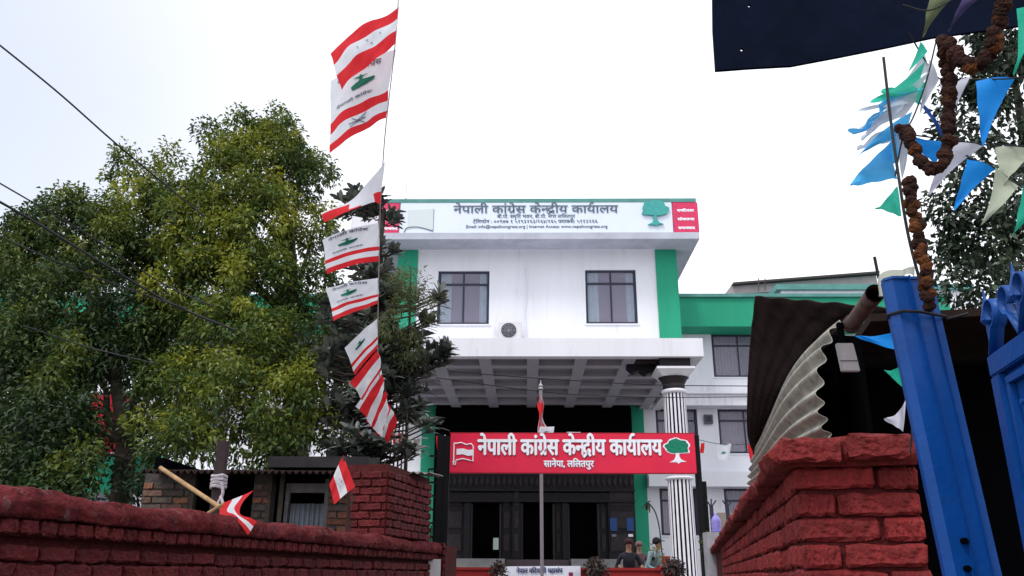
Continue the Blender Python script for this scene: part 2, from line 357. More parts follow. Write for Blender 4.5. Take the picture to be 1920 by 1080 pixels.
# ------------------------------------------------------------------ office building
YE, YB, YS, YK = 24.5, 25.5, 22.0, 29.8
bld = empty('office_building', (0.3, YB, 0), 'white office building with green pilasters, rooftop sign panel and pillared porch', 'building')
def holes_wall(mb, x0, x1, z0, z1, y, t, holes, mi=0):
    xs = sorted({x0, x1, *[h[0] for h in holes], *[h[1] for h in holes]}); zs = sorted({z0, z1, *[h[2] for h in holes], *[h[3] for h in holes]})
    for i in range(len(xs) - 1):
        for j in range(len(zs) - 1):
            cx, cz = (xs[i] + xs[i + 1]) / 2, (zs[j] + zs[j + 1]) / 2
            if any(h[0] < cx < h[1] and h[2] < cz < h[3] for h in holes): continue
            mb.box((xs[i], y, zs[j]), (xs[i + 1], y + t, zs[j + 1]), mi)
def window(parent, h, y, curtain, mull=(0.5,), trans=(0.75,), grille=False, seed=0):
    x0, x1, z0, z1 = h; W, H = x1 - x0, z1 - z0; t = 0.07; yf = y + 0.05
    f = MB()
    for a_, b_ in (((x0, yf, z0), (x0 + t, yf + .07, z1)), ((x1 - t, yf, z0), (x1, yf + .07, z1)), ((x0 + t, yf, z1 - t), (x1 - t, yf + .07, z1)), ((x0 + t, yf, z0), (x1 - t, yf + .07, z0 + t))): f.box(a_, b_)
    for q in mull: f.box((x0 + W * q - .025, yf + .004, z0 + t), (x0 + W * q + .025, yf + .06, z1 - t))
    zt = z0 + H * trans[0]
    f.box((x0 + t, yf + .002, zt - .03), (x1 - t, yf + .062, zt + .03))
    if grille:
        n = 6
        for k in range(1, n): f.box((x0 + W * k / n - .007, yf + .07, z0 + t), (x0 + W * k / n + .007, yf + .085, z1 - t))
    fr = f.build('window', M_frame, parent)
    edges = [x0 + t] + [x0 + W * q for q in mull] + [x1 - t]
    for i in range(len(edges) - 1):
        for za, zb in ((z0 + t, zt - .03), (zt + .03, z1 - t)):
            MB().box((edges[i] + .028, yf + .03, za + .002), (edges[i + 1] - .028, yf + .036, zb - .002)).build('pane', M_glass, fr)
    # curtain folds
    def fold(xa, xb, m_, nm):
        n = 28; vs = []
        for i in range(n + 1):
            x = xa + (xb - xa) * i / n; yy = yf + .16 + .03 * math.sin(i * 1.9 + seed)
            vs += [(x, yy, z0 + .03), (x, yy, z1 - .03)]
        MB().add(vs, [(2 * i, 2 * i + 2, 2 * i + 3, 2 * i + 1) for i in range(n)]).build(nm, m_, fr)
    if curtain == 'pair': fold(x0 + t, x0 + W * .26, M_curt, 'curtain'); fold(x1 - W * .19, x1 - t, M_curt, 'curtain')
    elif curtain: fold(x0 + t, x0 + W * .55, M_curtg, 'curtain')
    s = MB().box((x0 - .05, y - .035, z0 - .05), (x1 + .05, y + .05, z0 - .002)).build('sill', M_white, fr)
    return fr
# upper block
bx0, bx1 = -4.20, 4.97
zb0, zb1 = 7.9, AZ(1000, 470, YB)
slab_b, slab_t = AZ(1000, 668, YS), AZ(1000, 634, YS)
W1 = (AX(818, 560, YB), AX(915, 560, YB), AZ(867, 608, YB), AZ(867, 508, YB))
W2 = (AX(1096, 560, YB), AX(1192, 560, YB), AZ(1145, 607, YB), AZ(1145, 506, YB))
b = MB(); holes_wall(b, bx0, bx1, slab_b + .35, 12.9, YB, .25, [W1, W2])
b.box((bx0, YB + .25, slab_b + .35), (bx0 + .25, 36, 12.9)); b.box((bx1 - .25, YB + .25, slab_b + .35), (bx1, 36, 12.9)); b.box((bx0, 36, 0), (bx1, 36.2, 12.9))
b.build('wall', M_white, bld)
for h in (W1, W2): window(bld, h, YB, 'pair', seed=h[0])
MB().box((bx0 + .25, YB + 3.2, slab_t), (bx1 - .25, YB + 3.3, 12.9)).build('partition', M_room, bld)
pw = AX(1262, 450, YB) - AX(1226, 450, YB)
for xa, xb in ((bx0 - .04, AX(781, 500, YB)), (AX(1227, 500, YB), bx1 + .04)):
    MB().box((xa, YB - .07, slab_t - .1), (xb, YB + .6, 12.06)).build('pilaster', M_green, bld)
# beam band under the eave and the eave slab
MB().box((AX(781, 500, YB) + .002, YB - .09, AZ(1000, 470, YB)), (AX(1227, 500, YB) - .002, YB - .002, 12.2)).build('eave_beam', M_white, bld)
ze0, ze1 = AZ(1000, 448, YE), AZ(1000, 436, YE); ex0, ex1 = AX(652, 430, YE), AX(1309, 440, YE)
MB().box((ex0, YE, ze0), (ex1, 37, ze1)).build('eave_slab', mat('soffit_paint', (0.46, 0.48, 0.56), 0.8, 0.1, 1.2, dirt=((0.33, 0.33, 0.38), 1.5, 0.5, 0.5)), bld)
# rooftop parapet with sign panels
zp0, zp1, zp2 = ze1 + .004, AZ(1000, 379, YE), AZ(1000, 372, YE)
MB().box((ex0 + .03, YE + .10, zp0), (ex1 - .03, YE + .35, zp1)).box((ex1 - .3, YE + .35, zp0), (ex1 - .03, 36.9, zp1)).box((ex0 + .03, YE + .35, zp0), (ex0 + .3, 36.9, zp1)).build('parapet', M_white, bld)
MB().box((ex0, YE + .02, zp1 + .002), (ex1 - .02, YE + .42, zp2)).build('coping', M_teal, bld)
pan = MB().box((AX(748, 400, YE), YE + .03, zp0), (AX(1258, 400, YE), YE + .098, zp1)).build('sign_panel', M_panel, bld)
lt = [('ने', ''), 'पा', 'ली', ' ', 'कां', ('गे', 'rakar'), 'स', ' ', 'के', ('न', 'half'), ('दी', 'rakar'), 'य', ' ', 'का', ('या', 'reph'), 'ल', 'य']
def upx(px): return AX(px, 405, YE + .03)
def upz(py): return AZ(1000, py, YE + .03)
# tokens of several letters are split so that each gets its own place
def T(*a): return list(a)
lettering('lettering', lt, upx(848), upx(1157), upz(399.5), upz(386) - upz(399.5), YE + .026, M_ltrd, pan, thick=.018, bold=.006)
lettering('lettering', T('बी', '.', 'पी', '.', ' ', ('स', 'half'), 'मृ', 'ि', 'त', ' ', 'भ', 'व', 'न', ',', ' ', 'बी', '.', 'पी', '.', ' ', 'न', 'ग', 'र', ' ', 'ल', 'ि', 'ल', 'त', 'पु', 'र'), upx(930), upx(1076), upz(409), upz(403) - upz(409), YE + .026, M_ltrd, pan, thick=.003, bold=.003)
lettering('lettering', T('टे', 'ि', 'ल', 'फो', 'न', ' ', ':', ' ', '०', '०', '९', '७', '७', ' ', '१', ' ', '५', '१', '९', '३', '२', '६', '३', '/', '२', '६', '४', '/', '२', '६', '५', ' ', ('फ', 'half'), 'या', ('क', ''), 'स', ':', ' ', '५', '१', '१', '३', '२', '६', '६'), upx(885), upx(1118), upz(418.5), upz(412.5) - upz(418.5), YE + .026, M_ltrd, pan, thick=.003, bold=.003)
lettering('lettering', T('Email: info@nepalicongress.org | Internet Access: www.nepalicongress.org'), upx(872), upx(1136), upz(427.5), upz(422.5) - upz(427.5), YE + .026, M_ltrd, pan, thick=.003, bold=.003)
def tree_emblem(parent, cx, cz, W, H, y, mcrown, mtrunk, mout=None, thick=.01, seed=3, place=None, flip=1, name='tree_emblem'):
    r = random.Random(seed); n = 44
    def crown(k):
        out = []
        for i in range(n):
            an = 2 * math.pi * i / n; rr = 1 + .07 * math.sin(5 * an + seed) + .05 * math.sin(9 * an) + r.uniform(-.03, .03)
            x, z = math.cos(an) * W * .5 * rr, math.sin(an) * H * .33 * rr
            if z < -H * .2: z = -H * .2 + (z + H * .2) * .3
            out.append((x * k, z * k + H * .16))
        return out
    trunk = [(-.06, .02), (.07, .02), (.06, -.2), (.12, -.33), (.30, -.40), (.10, -.41), (.02, -.47), (-.05, -.42), (-.30, -.42), (-.13, -.34), (-.07, -.2)]
    lay = []
    if mout: lay += [([(x, z) for x, z in crown(1.13)], 1, .0), ([(x * W * 1.25, z * H * 1.08) for x, z in trunk], 1, .0)]
    lay += [([(x * W, z * H) for x, z in trunk], 2, .002), (crown(1.0), 0, .004)]
    mb = MB()
    for i, (pts, mi, dy) in enumerate(lay): mb.poly([(cx + p[0], y - dy - .0005 * i, cz + flip * p[1]) for p in pts], (0, -thick, 0), mi)
    if place: mb.v = [tuple(place(p)) for p in mb.v]
    return mb.build(name, [mcrown, mout or mcrown, mtrunk], parent)
hh = zp1 - zp0
tree_emblem(pan, upx(1226), upz(402), upx(1251) - upx(1202), hh * .88, YE + .02, M_embt, M_embt, thick=.06, seed=2)
# faded flag drawing on the left of the panel
fz = upz
MB().poly([(upx(762), YE + .026, fz(394)), (upx(810), YE + .026, fz(391)), (upx(811), YE + .026, fz(431)), (upx(795), YE + .026, fz(428)), (upx(778), YE + .026, fz(427)), (upx(763), YE + .026, fz(430))], (0, -.006, 0)).build('faded_flag', mat('faded_cream', (0.62, 0.68, 0.70), 0.6), pan)
MB().tube(through([V((upx(x), YE + .018, fz(y))) for x, y in ((757, 435), (762, 427), (778, 425), (795, 428), (811, 433))]), .018, 6).tube([(upx(811), YE + .018, fz(392)), (upx(811), YE + .018, fz(432))], .008, 5).build('flag_outline', mat('outline_grey', (0.22, 0.26, 0.33), 0.6), pan)
for side, (xa, xb) in enumerate(((AX(712, 400, YE), AX(746, 400, YE)), (AX(1260, 400, YE), AX(1307, 400, YE)))):
    rp = MB().box((xa, YE + .03, zp0 + .01), (xb, YE + .098, zp1 - .01)).build('sign_panel', M_pink, bld); rp['label'] = 'red end panel with three small words'
    wds = [T('रा', ('ष', 'half'), 'ि', 'ट', 'य', 'ता'), T('लो', 'क', 'त', ('न', 'half'), ('त', 'rakar')), T('स', 'मा', 'ज', 'वा', 'द')]
    for k, tk in enumerate(wds):
        cx = (xa + xb) / 2; lettering('lettering', tk, cx - .27, cx + .27, zp1 - .34 - k * .31, .075, YE + .028, M_ltr, rp, thick=.003, bold=.008)
for px, z_ in ((757, .0),):
    MB().lathe((AX(px, 372, YE), YE + .2, zp2), [(.09, 0), (.05, .08), (.012, .14), (.010, .62)], 8).build('roof_spike', M_steel, bld)
# porch slab, coffered ceiling
sx0, sx1 = AX(690, 650, YS), AX(1316, 650, YS)
MB().box((sx0, YS, slab_b), (sx1, YS + .3, slab_t)).box((sx1 - .3, YS + .3, slab_b), (sx1, YK, slab_t)).box((sx0, YS + .3, slab_b), (sx0 + .3, YK, slab_t)).box((sx0 + .3, YS + .3, slab_t - .12), (sx1 - .3, YK, slab_t)).build('porch_slab', M_white, bld)
g = MB(); px_, bw = 1.36, .34; nb = 0
x = sx0 + .3
while x < sx1 - .3:
    MB().box((x, YS + .3, slab_b + .03), (min(x + bw, sx1 - .3), YK, slab_b + .17)).build('ceiling_beam', M_ceil, bld); x += px_
y = YS + .3 + .9
while y < YK - .2:
    x = sx0 + .3
    while x < sx1 - .3 - bw:
        MB().box((x + bw, y, slab_b + .03), (min(x + px_, sx1 - .3), y + bw, slab_b + .17)).build('cross_beam', M_ceil, bld); x += px_
    y += px_
MB().box((sx0 + .3, YS + .3, slab_b + .172), (sx1 - .3, YK, slab_b + .25)).build('ceiling', mat('coffer_shade_paint', (0.23, 0.215, 0.25), 0.8, 0.06, 1.5), bld)  # recess shade put into a darker copy of the ceiling paint
# carved scalloped beam end
sb = MB(); xa, xb = AX(1172, 690, 23.2), AX(1287, 690, 23.2); zt = slab_b + .03; pts = [(xa, zt), (xb, zt)]
hz = [.30, .42, .28, .38, .26, .36, .22, .30, .18, .24, .10]
pts2 = [(xb - (xb - xa) * i / 10, zt - hz[i]) for i in range(11)]
sb.poly([(p[0], 23.0, p[1]) for p in pts + pts2], (0, .35, 0)).build('carved_bracket', M_wood, bld)
# columns
M_cb = mat('groove_black', (0.004, 0.004, 0.012), 0.8, spec=0.1); M_cw = mat('flute_white', (0.74, 0.72, 0.78), 0.6, 0.06, 6)
def column(cx, cy):
    zc = AZ(1262, 732, 22.6); z0 = 0.62
    sh = empty('column', (0, 0, 0)); sh.parent = bld; sh.location = V((cx, cy, z0)) - V(bld.location)
    n = 18; m = MB(); r0, r1 = .345, .30
    m.lathe((cx, cy, z0), [(r0 * .975, 0), (r1 * .975, zc - z0)], 40, 0)
    m.build('shaft', M_cb, sh)
    for k in range(n):
        an = 2 * math.pi * k / n; d = V((math.cos(an), math.sin(an), 0)); s = V((-math.sin(an), math.cos(an), 0))
        for za, zb in ((z0, 3.93), (4.12, zc - .12)):
            ra = r0 + (r1 - r0) * (za - z0) / (zc - z0); rb = r0 + (r1 - r0) * (zb - z0) / (zc - z0)
            wA, wB = ra * .096, rb * .096; c = V((cx, cy, 0))
            MB().hexa([c + d * ra * .96 - s * wA + V((0, 0, za)), c + d * ra - s * wA * .85 + V((0, 0, za)), c + d * ra + s * wA * .85 + V((0, 0, za)), c + d * ra * .96 + s * wA + V((0, 0, za)),
                     c + d * rb * .96 - s * wB + V((0, 0, zb)), c + d * rb - s * wB * .85 + V((0, 0, zb)), c + d * rb + s * wB * .85 + V((0, 0, zb)), c + d * rb * .96 + s * wB + V((0, 0, zb))]).build('flute', M_cw, sh)
    MB().lathe((cx, cy, 3.93), [(.33, 0), (.385, .03), (.39, .07), (.34, .09), (.34, .11), (.375, .13), (.37, .17), (.32, .19)], 32).build('ring', M_cw, sh, True)
    MB().lathe((cx, cy, zc - .12), [(.29, 0), (.34, .02), (.36, .08), (.33, .12)], 32).build('collar', M_cw, sh, True)
    MB().lathe((cx, cy, zc), [(.29, 0), (.31, .05), (.30, .16), (.38, .30), (.43, .34)], 16).build('capital', M_woodl, sh)
    a_ = MB(); zt_ = zc + .34
    hz_ = (slab_b - zt_)
    a_.hexa([(cx - .36, cy - .36, zt_), (cx + .36, cy - .36, zt_), (cx + .36, cy + .36, zt_), (cx - .36, cy + .36, zt_), (cx - .50, cy - .50, zt_ + .16), (cx + .50, cy - .50, zt_ + .16), (cx + .50, cy + .50, zt_ + .16), (cx - .50, cy + .50, zt_ + .16)])
    a_.box((cx - .52, cy - .52, zt_ + .163), (cx + .52, cy + .52, zt_ + .23))
    a_.build('abacus', M_cw, sh); MB().box((cx - .42, cy - .42, zt_ + .233), (cx + .42, cy + .42, slab_b + .02)).build('block', M_wood, sh)
cxr = AX(1262, 740, 22.6); column(cxr, 22.6); column(.6 - cxr, 22.6)
# back wall of the porch (left part, right part continue into the wings)
gx0, gx1 = AX(815, 800, YK), AX(1181, 800, YK)
zT = slab_b + .3
for xa, xb in ((gx0 - .5, gx0), (gx1, gx1 + .46)): MB().box((xa, YK - .06, .9), (xb, YK + .25, zT)).build('pilaster', M_green, bld)
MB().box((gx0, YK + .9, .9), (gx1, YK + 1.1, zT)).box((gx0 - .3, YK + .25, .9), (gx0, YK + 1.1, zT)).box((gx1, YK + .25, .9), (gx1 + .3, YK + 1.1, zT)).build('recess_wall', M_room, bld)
# wings
def wing(x0, x1, sgn):
    wg = MB(); hs = []
    def zz(py): return AZ(1340, py, YK)
    bands = [(zz(707), zz(627)), (zz(850), zz(767)), (zz(1004), zz(916))]
    ww, pitch = 2.15, 2.86 if sgn < 0 else 3.0
    first = x0 + .25 if sgn > 0 else x1 - 3.0
    cols = []
    if sgn > 0:
        cols = [(AX(1228, 800, YK), AX(1306, 800, YK)), (AX(1345, 800, YK), AX(1345, 800, YK) + 1.9), (AX(1345, 800, YK) + 2.9, AX(1345, 800, YK) + 4.8)]
        rows = {0: [(AX(1333, 660, YK), AX(1333, 660, YK) + 1.95), (AX(1333, 660, YK) + 2.95, AX(1333, 660, YK) + 4.9)], 1: cols, 2: [(AX(1236, 960, YK), AX(1306, 960, YK)), cols[1], cols[2]]}
    else:
        cs = []
        x = x1 - 2.6
        while x > x0 + .5: cs.append((x, x + 1.7)); x -= 3.1
        rows = {0: cs, 1: cs, 2: cs}
    for k, (za, zb) in enumerate(bands):
        for xa, xb in rows[k]: hs.append((xa, xb, za, zb))
    ztop = AZ(1340, 612, 28.75)
    holes_wall(wg, x0, x1, .5, ztop, YK, .25, hs); wg.box((x0, YK + 6, 0), (x1, YK + 6.2, ztop)); wg.box((x1 - .2 if sgn > 0 else x0, YK + .25, .5), (x1 if sgn > 0 else x0 + .2, YK + 6, ztop))
    wg.build('wall', M_white, bld)
    for i, h in enumerate(hs): window(bld, h, YK, 'grey', mull=(0.5,), trans=(0.74,), grille=i % 2 == 0 and sgn > 0, seed=i)
    MB().box((x0, YK + 3, .5), (x1, YK + 3.1, ztop)).build('partition', M_room, bld)
    xa = max(x0, bx1 + .1) if sgn > 0 else x0; xb = x1 if sgn > 0 else min(x1, bx0 - .1)
    MB().box((xa, 28.75, ztop), (xb, YK + 6.2, AZ(1340, 558, 28.75))).build('roof_band', M_green, bld)
    MB().box((xa, 28.65, AZ(1340, 558, 28.75) + .002), (xb, YK + 6.3, AZ(1340, 552, 28.75))).build('coping', M_teal, bld)
    # ledges between the floors
    for pa, pb in ((760, 722), (912, 884)):
        za, zb = AZ(1360, pa, 29.2), AZ(1360, pb, 29.2)
        lx0 = sx1 - .6 if (sgn > 0 and pa == 760) else (gx1 + .46 if sgn > 0 else x0)
        lm = MB().box((lx0, 29.2, za), (x1, YK - .002, zb))
        if pa == 760: lm.box((lx0, 29.08, za + (zb - za) * .55), (x1, 29.198, za + (zb - za) * .66))
        lm.build('ledge', M_white, bld)
wing(gx1 + .46, 15.5, 1); wing(-22, gx0 - .5, -1)
# rear rooftop block of the same premises
rb = empty('rear_building', (12, 44, 0), 'distant white building with teal coping and tilted grey roof slab, right of the porch', 'building')
MB().box((AX(1462, 545, 42), 42, 0), (24, 50, AZ(1550, 545, 42))).build('wall', M_white, rb)
MB().box((AX(1455, 540, 42) - .1, 41.8, AZ(1550, 545, 42) + .003), (24, 50.2, AZ(1550, 535, 42))).build('coping', M_teal, rb)
p = [at(1356, 552, 46), at(1644, 536, 46), at(1640, 517, 46), at(1368, 536, 46)]
MB().poly([(q.x, 46, q.z) for q in p], (0, .4, 0)).build('roof_slab', mat('raw_concrete', (0.34, 0.30, 0.31), 0.9, 0.12, 1.5), rb)
p = [at(1370, 537, 46), at(1642, 516, 46)]
MB().obox((p[0].x, 45.6, p[0].z), (p[1].x - p[0].x, 0, p[1].z - p[0].z), (0, 6, 0), (0, 0, .12)).build('roof_edge', mat('dark_edge', (0.06, 0.05, 0.05), 0.8), rb)
MB().box((AX(1356, 560, 46) + .5, 46.5, 0), (AX(1640, 560, 46) - 1, 50, p[0].z - .3)).build('rear_wall', M_white, rb)
for px in (1420, 1432):
    MB().tube([at(px, 545, 45.4), at(px, 522, 45.4)], .03, 5).build('rebar', M_rust, rb)

# AC unit, pipe, dish
acp = (AX(932, 630, YB - .45), AX(976, 630, YB - .45)); az0, az1 = AZ(950, 635, YB - .45), AZ(950, 604, YB - .45)
ac = empty('air_conditioner', ((acp[0] + acp[1]) / 2, YB - .4, az0), 'white air conditioner outdoor unit on the wall above the porch slab between two windows', 'air conditioner')
MB().box((acp[0], YB - .45, az0), (acp[1], YB - .15, az1)).build('casing', mat('ac_casing', (0.60, 0.58, 0.60), 0.5, 0.05, 3), ac, bevel=.012)
fc = V((acp[0] + .33, YB - .46, (az0 + az1) / 2)); fr_ = min(.26, (az1 - az0) * .44)
def disc(mb, c, r, y, n=28, mi=0): mb.poly([(c.x + r * math.cos(2 * math.pi * i / n), y, c.z + r * math.sin(2 * math.pi * i / n)) for i in range(n)], (0, -.006, 0), mi)
d_ = MB(); disc(d_, fc, fr_, YB - .452); d_.build('fan_opening', M_frame, ac)
gm = MB()
for k in range(5):
    rr = fr_ * (k + 1) / 5; gm.tube([(fc.x + rr * math.cos(t * math.pi / 12), YB - .468, fc.z + rr * math.sin(t * math.pi / 12)) for t in range(25)], .006, 4, cap=False)
for k in range(8): gm.tube([fc + V((0, -.01, 0)), fc + V((fr_ * math.cos(k * math.pi / 4), -.01, fr_ * math.sin(k * math.pi / 4)))], .005, 4)
gm.build('fan_guard', M_steel, ac)
for q in (acp[0] + .08, acp[1] - .14): MB().box((q, YB - .42, az0 - .04), (q + .05, YB, az0 - .002)).build('bracket', M_steel, ac)
tag(MB().tube(through([at(984, 502, YB - .03), at(986, 540, YB - .03), at(982, 590, YB - .03), at(985, 628, YB - .05)]), .022, 6).build('drain_pipe', M_white), 'thin grey white pipe running down the upper wall beside the air conditioner', 'pipe')
# carved timber entrance
ent = empty('carved_entrance', (0, YK, .9), 'dark carved timber door front with three doorways under the porch', 'entrance')
zd0 = AZ(1000, 1048, 29.2); zd1 = AZ(1000, 890, 29.2)
def zk(py): return AZ(1000, py, 29.2)
def xk(px, py=980): return AX(px, py, 29.2)
lin = MB()
for pa, pb, yy in ((918, 888, 29.1), (922, 918, 28.98), (938, 924, 29.14), (942, 938, 29.0)): lin.box((xk(833), yy, zk(pa)), (xk(1189), 29.8, zk(pb) - .002))
lin.build('lintel', M_wood, ent)
for i in range(34):   # carved studs in a row on the lintel
    cx = xk(838) + (xk(1184) - xk(838)) * i / 33
    MB().poly([(cx - .07, 29.1, zk(903)), (cx, 29.1, zk(913)), (cx + .07, 29.1, zk(903)), (cx, 29.1, zk(893))], (0, -.05, 0)).build('stud', M_woodl, ent)
doors = [(880, 938), (975, 1038), (1062, 1122)]
pil = [(833, 868), (868, 880), (938, 958), (958, 975), (1038, 1052), (1052, 1062), (1122, 1138), (1138, 1189)]
for i, (a_, b_) in enumerate(pil):
    yy = 29.15 if i % 2 else 29.3
    MB().box((xk(a_), yy, zd0), (xk(b_) - .01, 29.8, zk(942) - .003)).build('door_panel', M_wood, ent)
    if b_ - a_ > 12:
        for q in range(3): MB().box((xk(a_) + .07, yy - .04, zd0 + .25 + q * .75), (xk(b_) - .09, yy - .002, zd0 + .8 + q * .75)).build('carved_relief', M_woodl, ent)
for a_, b_ in doors:
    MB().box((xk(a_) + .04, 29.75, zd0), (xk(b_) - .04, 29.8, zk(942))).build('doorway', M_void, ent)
    MB().box((xk(a_), 29.2, zd0), (xk(a_) + .06, 29.7, zk(944))).build('door_frame', M_woodl, ent); MB().box((xk(b_) - .07, 29.2, zd0), (xk(b_) - .01, 29.7, zk(944))).build('door_frame', M_woodl, ent)
nl = MB().box((xk(923), 29.12, zk(1031)), (xk(933), 29.14, zk(1009))).build('paper_notice', mat('notice', (0.45, 0.52, 0.5), 0.6), ent)
bdm = mat('blue_board', (0.02, 0.07, 0.22), 0.5, 0.3, 20)
for a_, b_ in ((1141, 1154), (1172, 1185)):
    bo = MB().box((xk(a_), 29.10, zk(995)), (xk(b_), 29.13, zk(971))).build('notice_board', bdm, ent)
    MB().box((xk(a_) + .04, 29.09, zk(1006)), (xk(b_) - .04, 29.098, zk(1001))).build('paper_slip', M_ltr if a_ > 1160 else M_fgrey, bo)
# plinth steps
MB().box((xk(800, 1060), 28.0, .62), (xk(946), 29.9, zk(1049))).box((xk(800), 27.6, .62), (xk(946), 27.998, zk(1049) - .2)).box((xk(1064), 28.0, .62), (xk(1240), 29.9, zk(1049))).box((xk(1064), 27.6, .62), (xk(1200), 27.998, zk(1049) - .2)).build('plinth', M_stone, ent)
for k in range(4): MB().box((xk(948), 27.2 + k * .4, .62), (xk(1062), 29.9 if k == 3 else 27.598 + k * .4, .62 + (zk(1050) - .62) * (k + 1) / 4)).build('stair', mat('dark_stair', (0.09, 0.07, 0.08), 0.7), ent)
# black sheet put in for the unlit void above the lintel
MB().box((gx0 + .02, 29.4, zk(888)), (gx1 - .02, 29.6, slab_b)).build('void_shade', M_void, ent)

# ------------------------------------------------------------------ red low wall, banner, planters
YR = 17.6
rw = empty('low_red_wall', (1, YR, 0), 'low smooth red wall in front of the porch', 'wall')
zr = AZ(1000, 1064, YR)
MB().box((AX(826, 1070, YR), YR, 0), (AX(1250, 1070, YR), YR + .25, zr - .05)).build('wall', M_rwall, rw)
MB().box((AX(826, 1070, YR) - .0, YR - .03, zr - .048), (AX(1250, 1070, YR), YR + .28, zr)).build('coping', M_rwall, rw)
def cloth_surface(P, nu, nv, ripple, seed, curl=0.0):
    "P: corners TL, TR, BR, BL (u left-right, v top-bottom) -> function (u,v) -> point"
    tl, tr, br, bl = [V(q) for q in P]; nrm = (tr - tl).cross(bl - tl).normalized()
    r = random.Random(seed); ph = [r.uniform(0, 6) for _ in range(4)]
    du, dv = (tr - tl), (bl - tl)
    def f(u, v, off=0.0):
        p = (tl * (1 - u) + tr * u) * (1 - v) + (bl * (1 - u) + br * u) * v
        s = math.sin(u * 7.5 + v * 2.2 + ph[0]) * .6 + math.sin(u * 14 - v * 7 + ph[1]) * .32 + math.sin(v * 6 + ph[2]) * .3 + abs(math.sin(u * 9 + v * 9 + ph[3])) * .22
        p = p + nrm * (ripple * s + off) + dv * (curl * math.sin(math.pi * u) * 1.0) + du.normalized() * 0.0
        return p
    return f
def cloth(name, f, rows, mats, parent=None, nu=34, nv=28, rowmat=None, bar=None):
    vs = []; fs = []; mi = []
    for j in range(nv + 1):
        for i in range(nu + 1): vs.append(f(i / nu, j / nv))
    for j in range(nv):
        for i in range(nu):
            a_ = j * (nu + 1) + i; fs.append((a_, a_ + 1, a_ + nu + 2, a_ + nu + 1)); mi.append(rowmat((i + .5) / nu, (j + .5) / nv))
    mb = MB(); mb.v = vs; mb.f = fs; mb.m = mi
    return mb.build(name, mats, parent, smooth=True)
ban = [at(932, 1062, YR - .06), at(1086, 1061, YR - .06)]
bf = cloth_surface([ban[0], ban[1], ban[1] - V((0, 0, .8)), ban[0] - V((0, 0, .8))], 20, 10, .012, 5)
bo = cloth('banner', bf, None, [mat('banner_white', (0.80, 0.82, 0.95), 0.6, 0.03, 6)], rowmat=lambda u, v: 0)
tag(bo, 'white printed banner hung over the low red wall in front of the steps', 'banner')
def on_cloth(f, side=1, off=.006): return lambda p: f(p[0], 1 - p[2], off * side - p[1] * .02)
lettering('lettering', T('ने', 'पा', 'ल', ' ', ('व', ''), 'ि', ('द', ''), ('या', ''), 'थी', ' ', 'म', 'हा', 'सं', 'घ'), .22, .78, .84, .10, 0, mat('print_navy', (0.03, 0.04, 0.16), 0.6), bo, bold=.003, place=lambda p: V(bf(p[0], 1 - p[2])) + V((0, -.02, 0)))
bo2 = MB().box(tuple(at(1064, 1073, YR - .085)), tuple(at(1072, 1080, YR - .08) - V((0, 0, .2)))).build('print_block', mat('print_maroon', (0.25, 0.02, 0.10), 0.7), bo)
M_shrub = leafmat('dark_planter_leaf', (0.02, 0.012, 0.014), (0.045, 0.03, 0.03), (0.08, 0.05, 0.04))
MAGO = leafmat('magnolia_leaf', (0.030, 0.042, 0.036), (0.10, 0.118, 0.105), (0.24, 0.24, 0.21), 0.38, 0.12)
LEAF_A = leafmat('broad_tree_leaf', (0.018, 0.038, 0.014), (0.080, 0.130, 0.022), (0.30, 0.31, 0.035), 0.5, 0.35)
LEAF_B = leafmat('dark_tree_leaf', (0.012, 0.030, 0.012), (0.045, 0.085, 0.022), (0.15, 0.18, 0.025), 0.5, 0.3)
LEAF_C = leafmat('glossy_dark_leaf', (0.010, 0.020, 0.012), (0.030, 0.050, 0.030), (0.07, 0.10, 0.06), 0.35, 0.2)
LEAF_Y = leafmat('needle_leaf', (0.04, 0.06, 0.02), (0.10, 0.12, 0.04), (0.20, 0.19, 0.07), 0.6, 0.3)

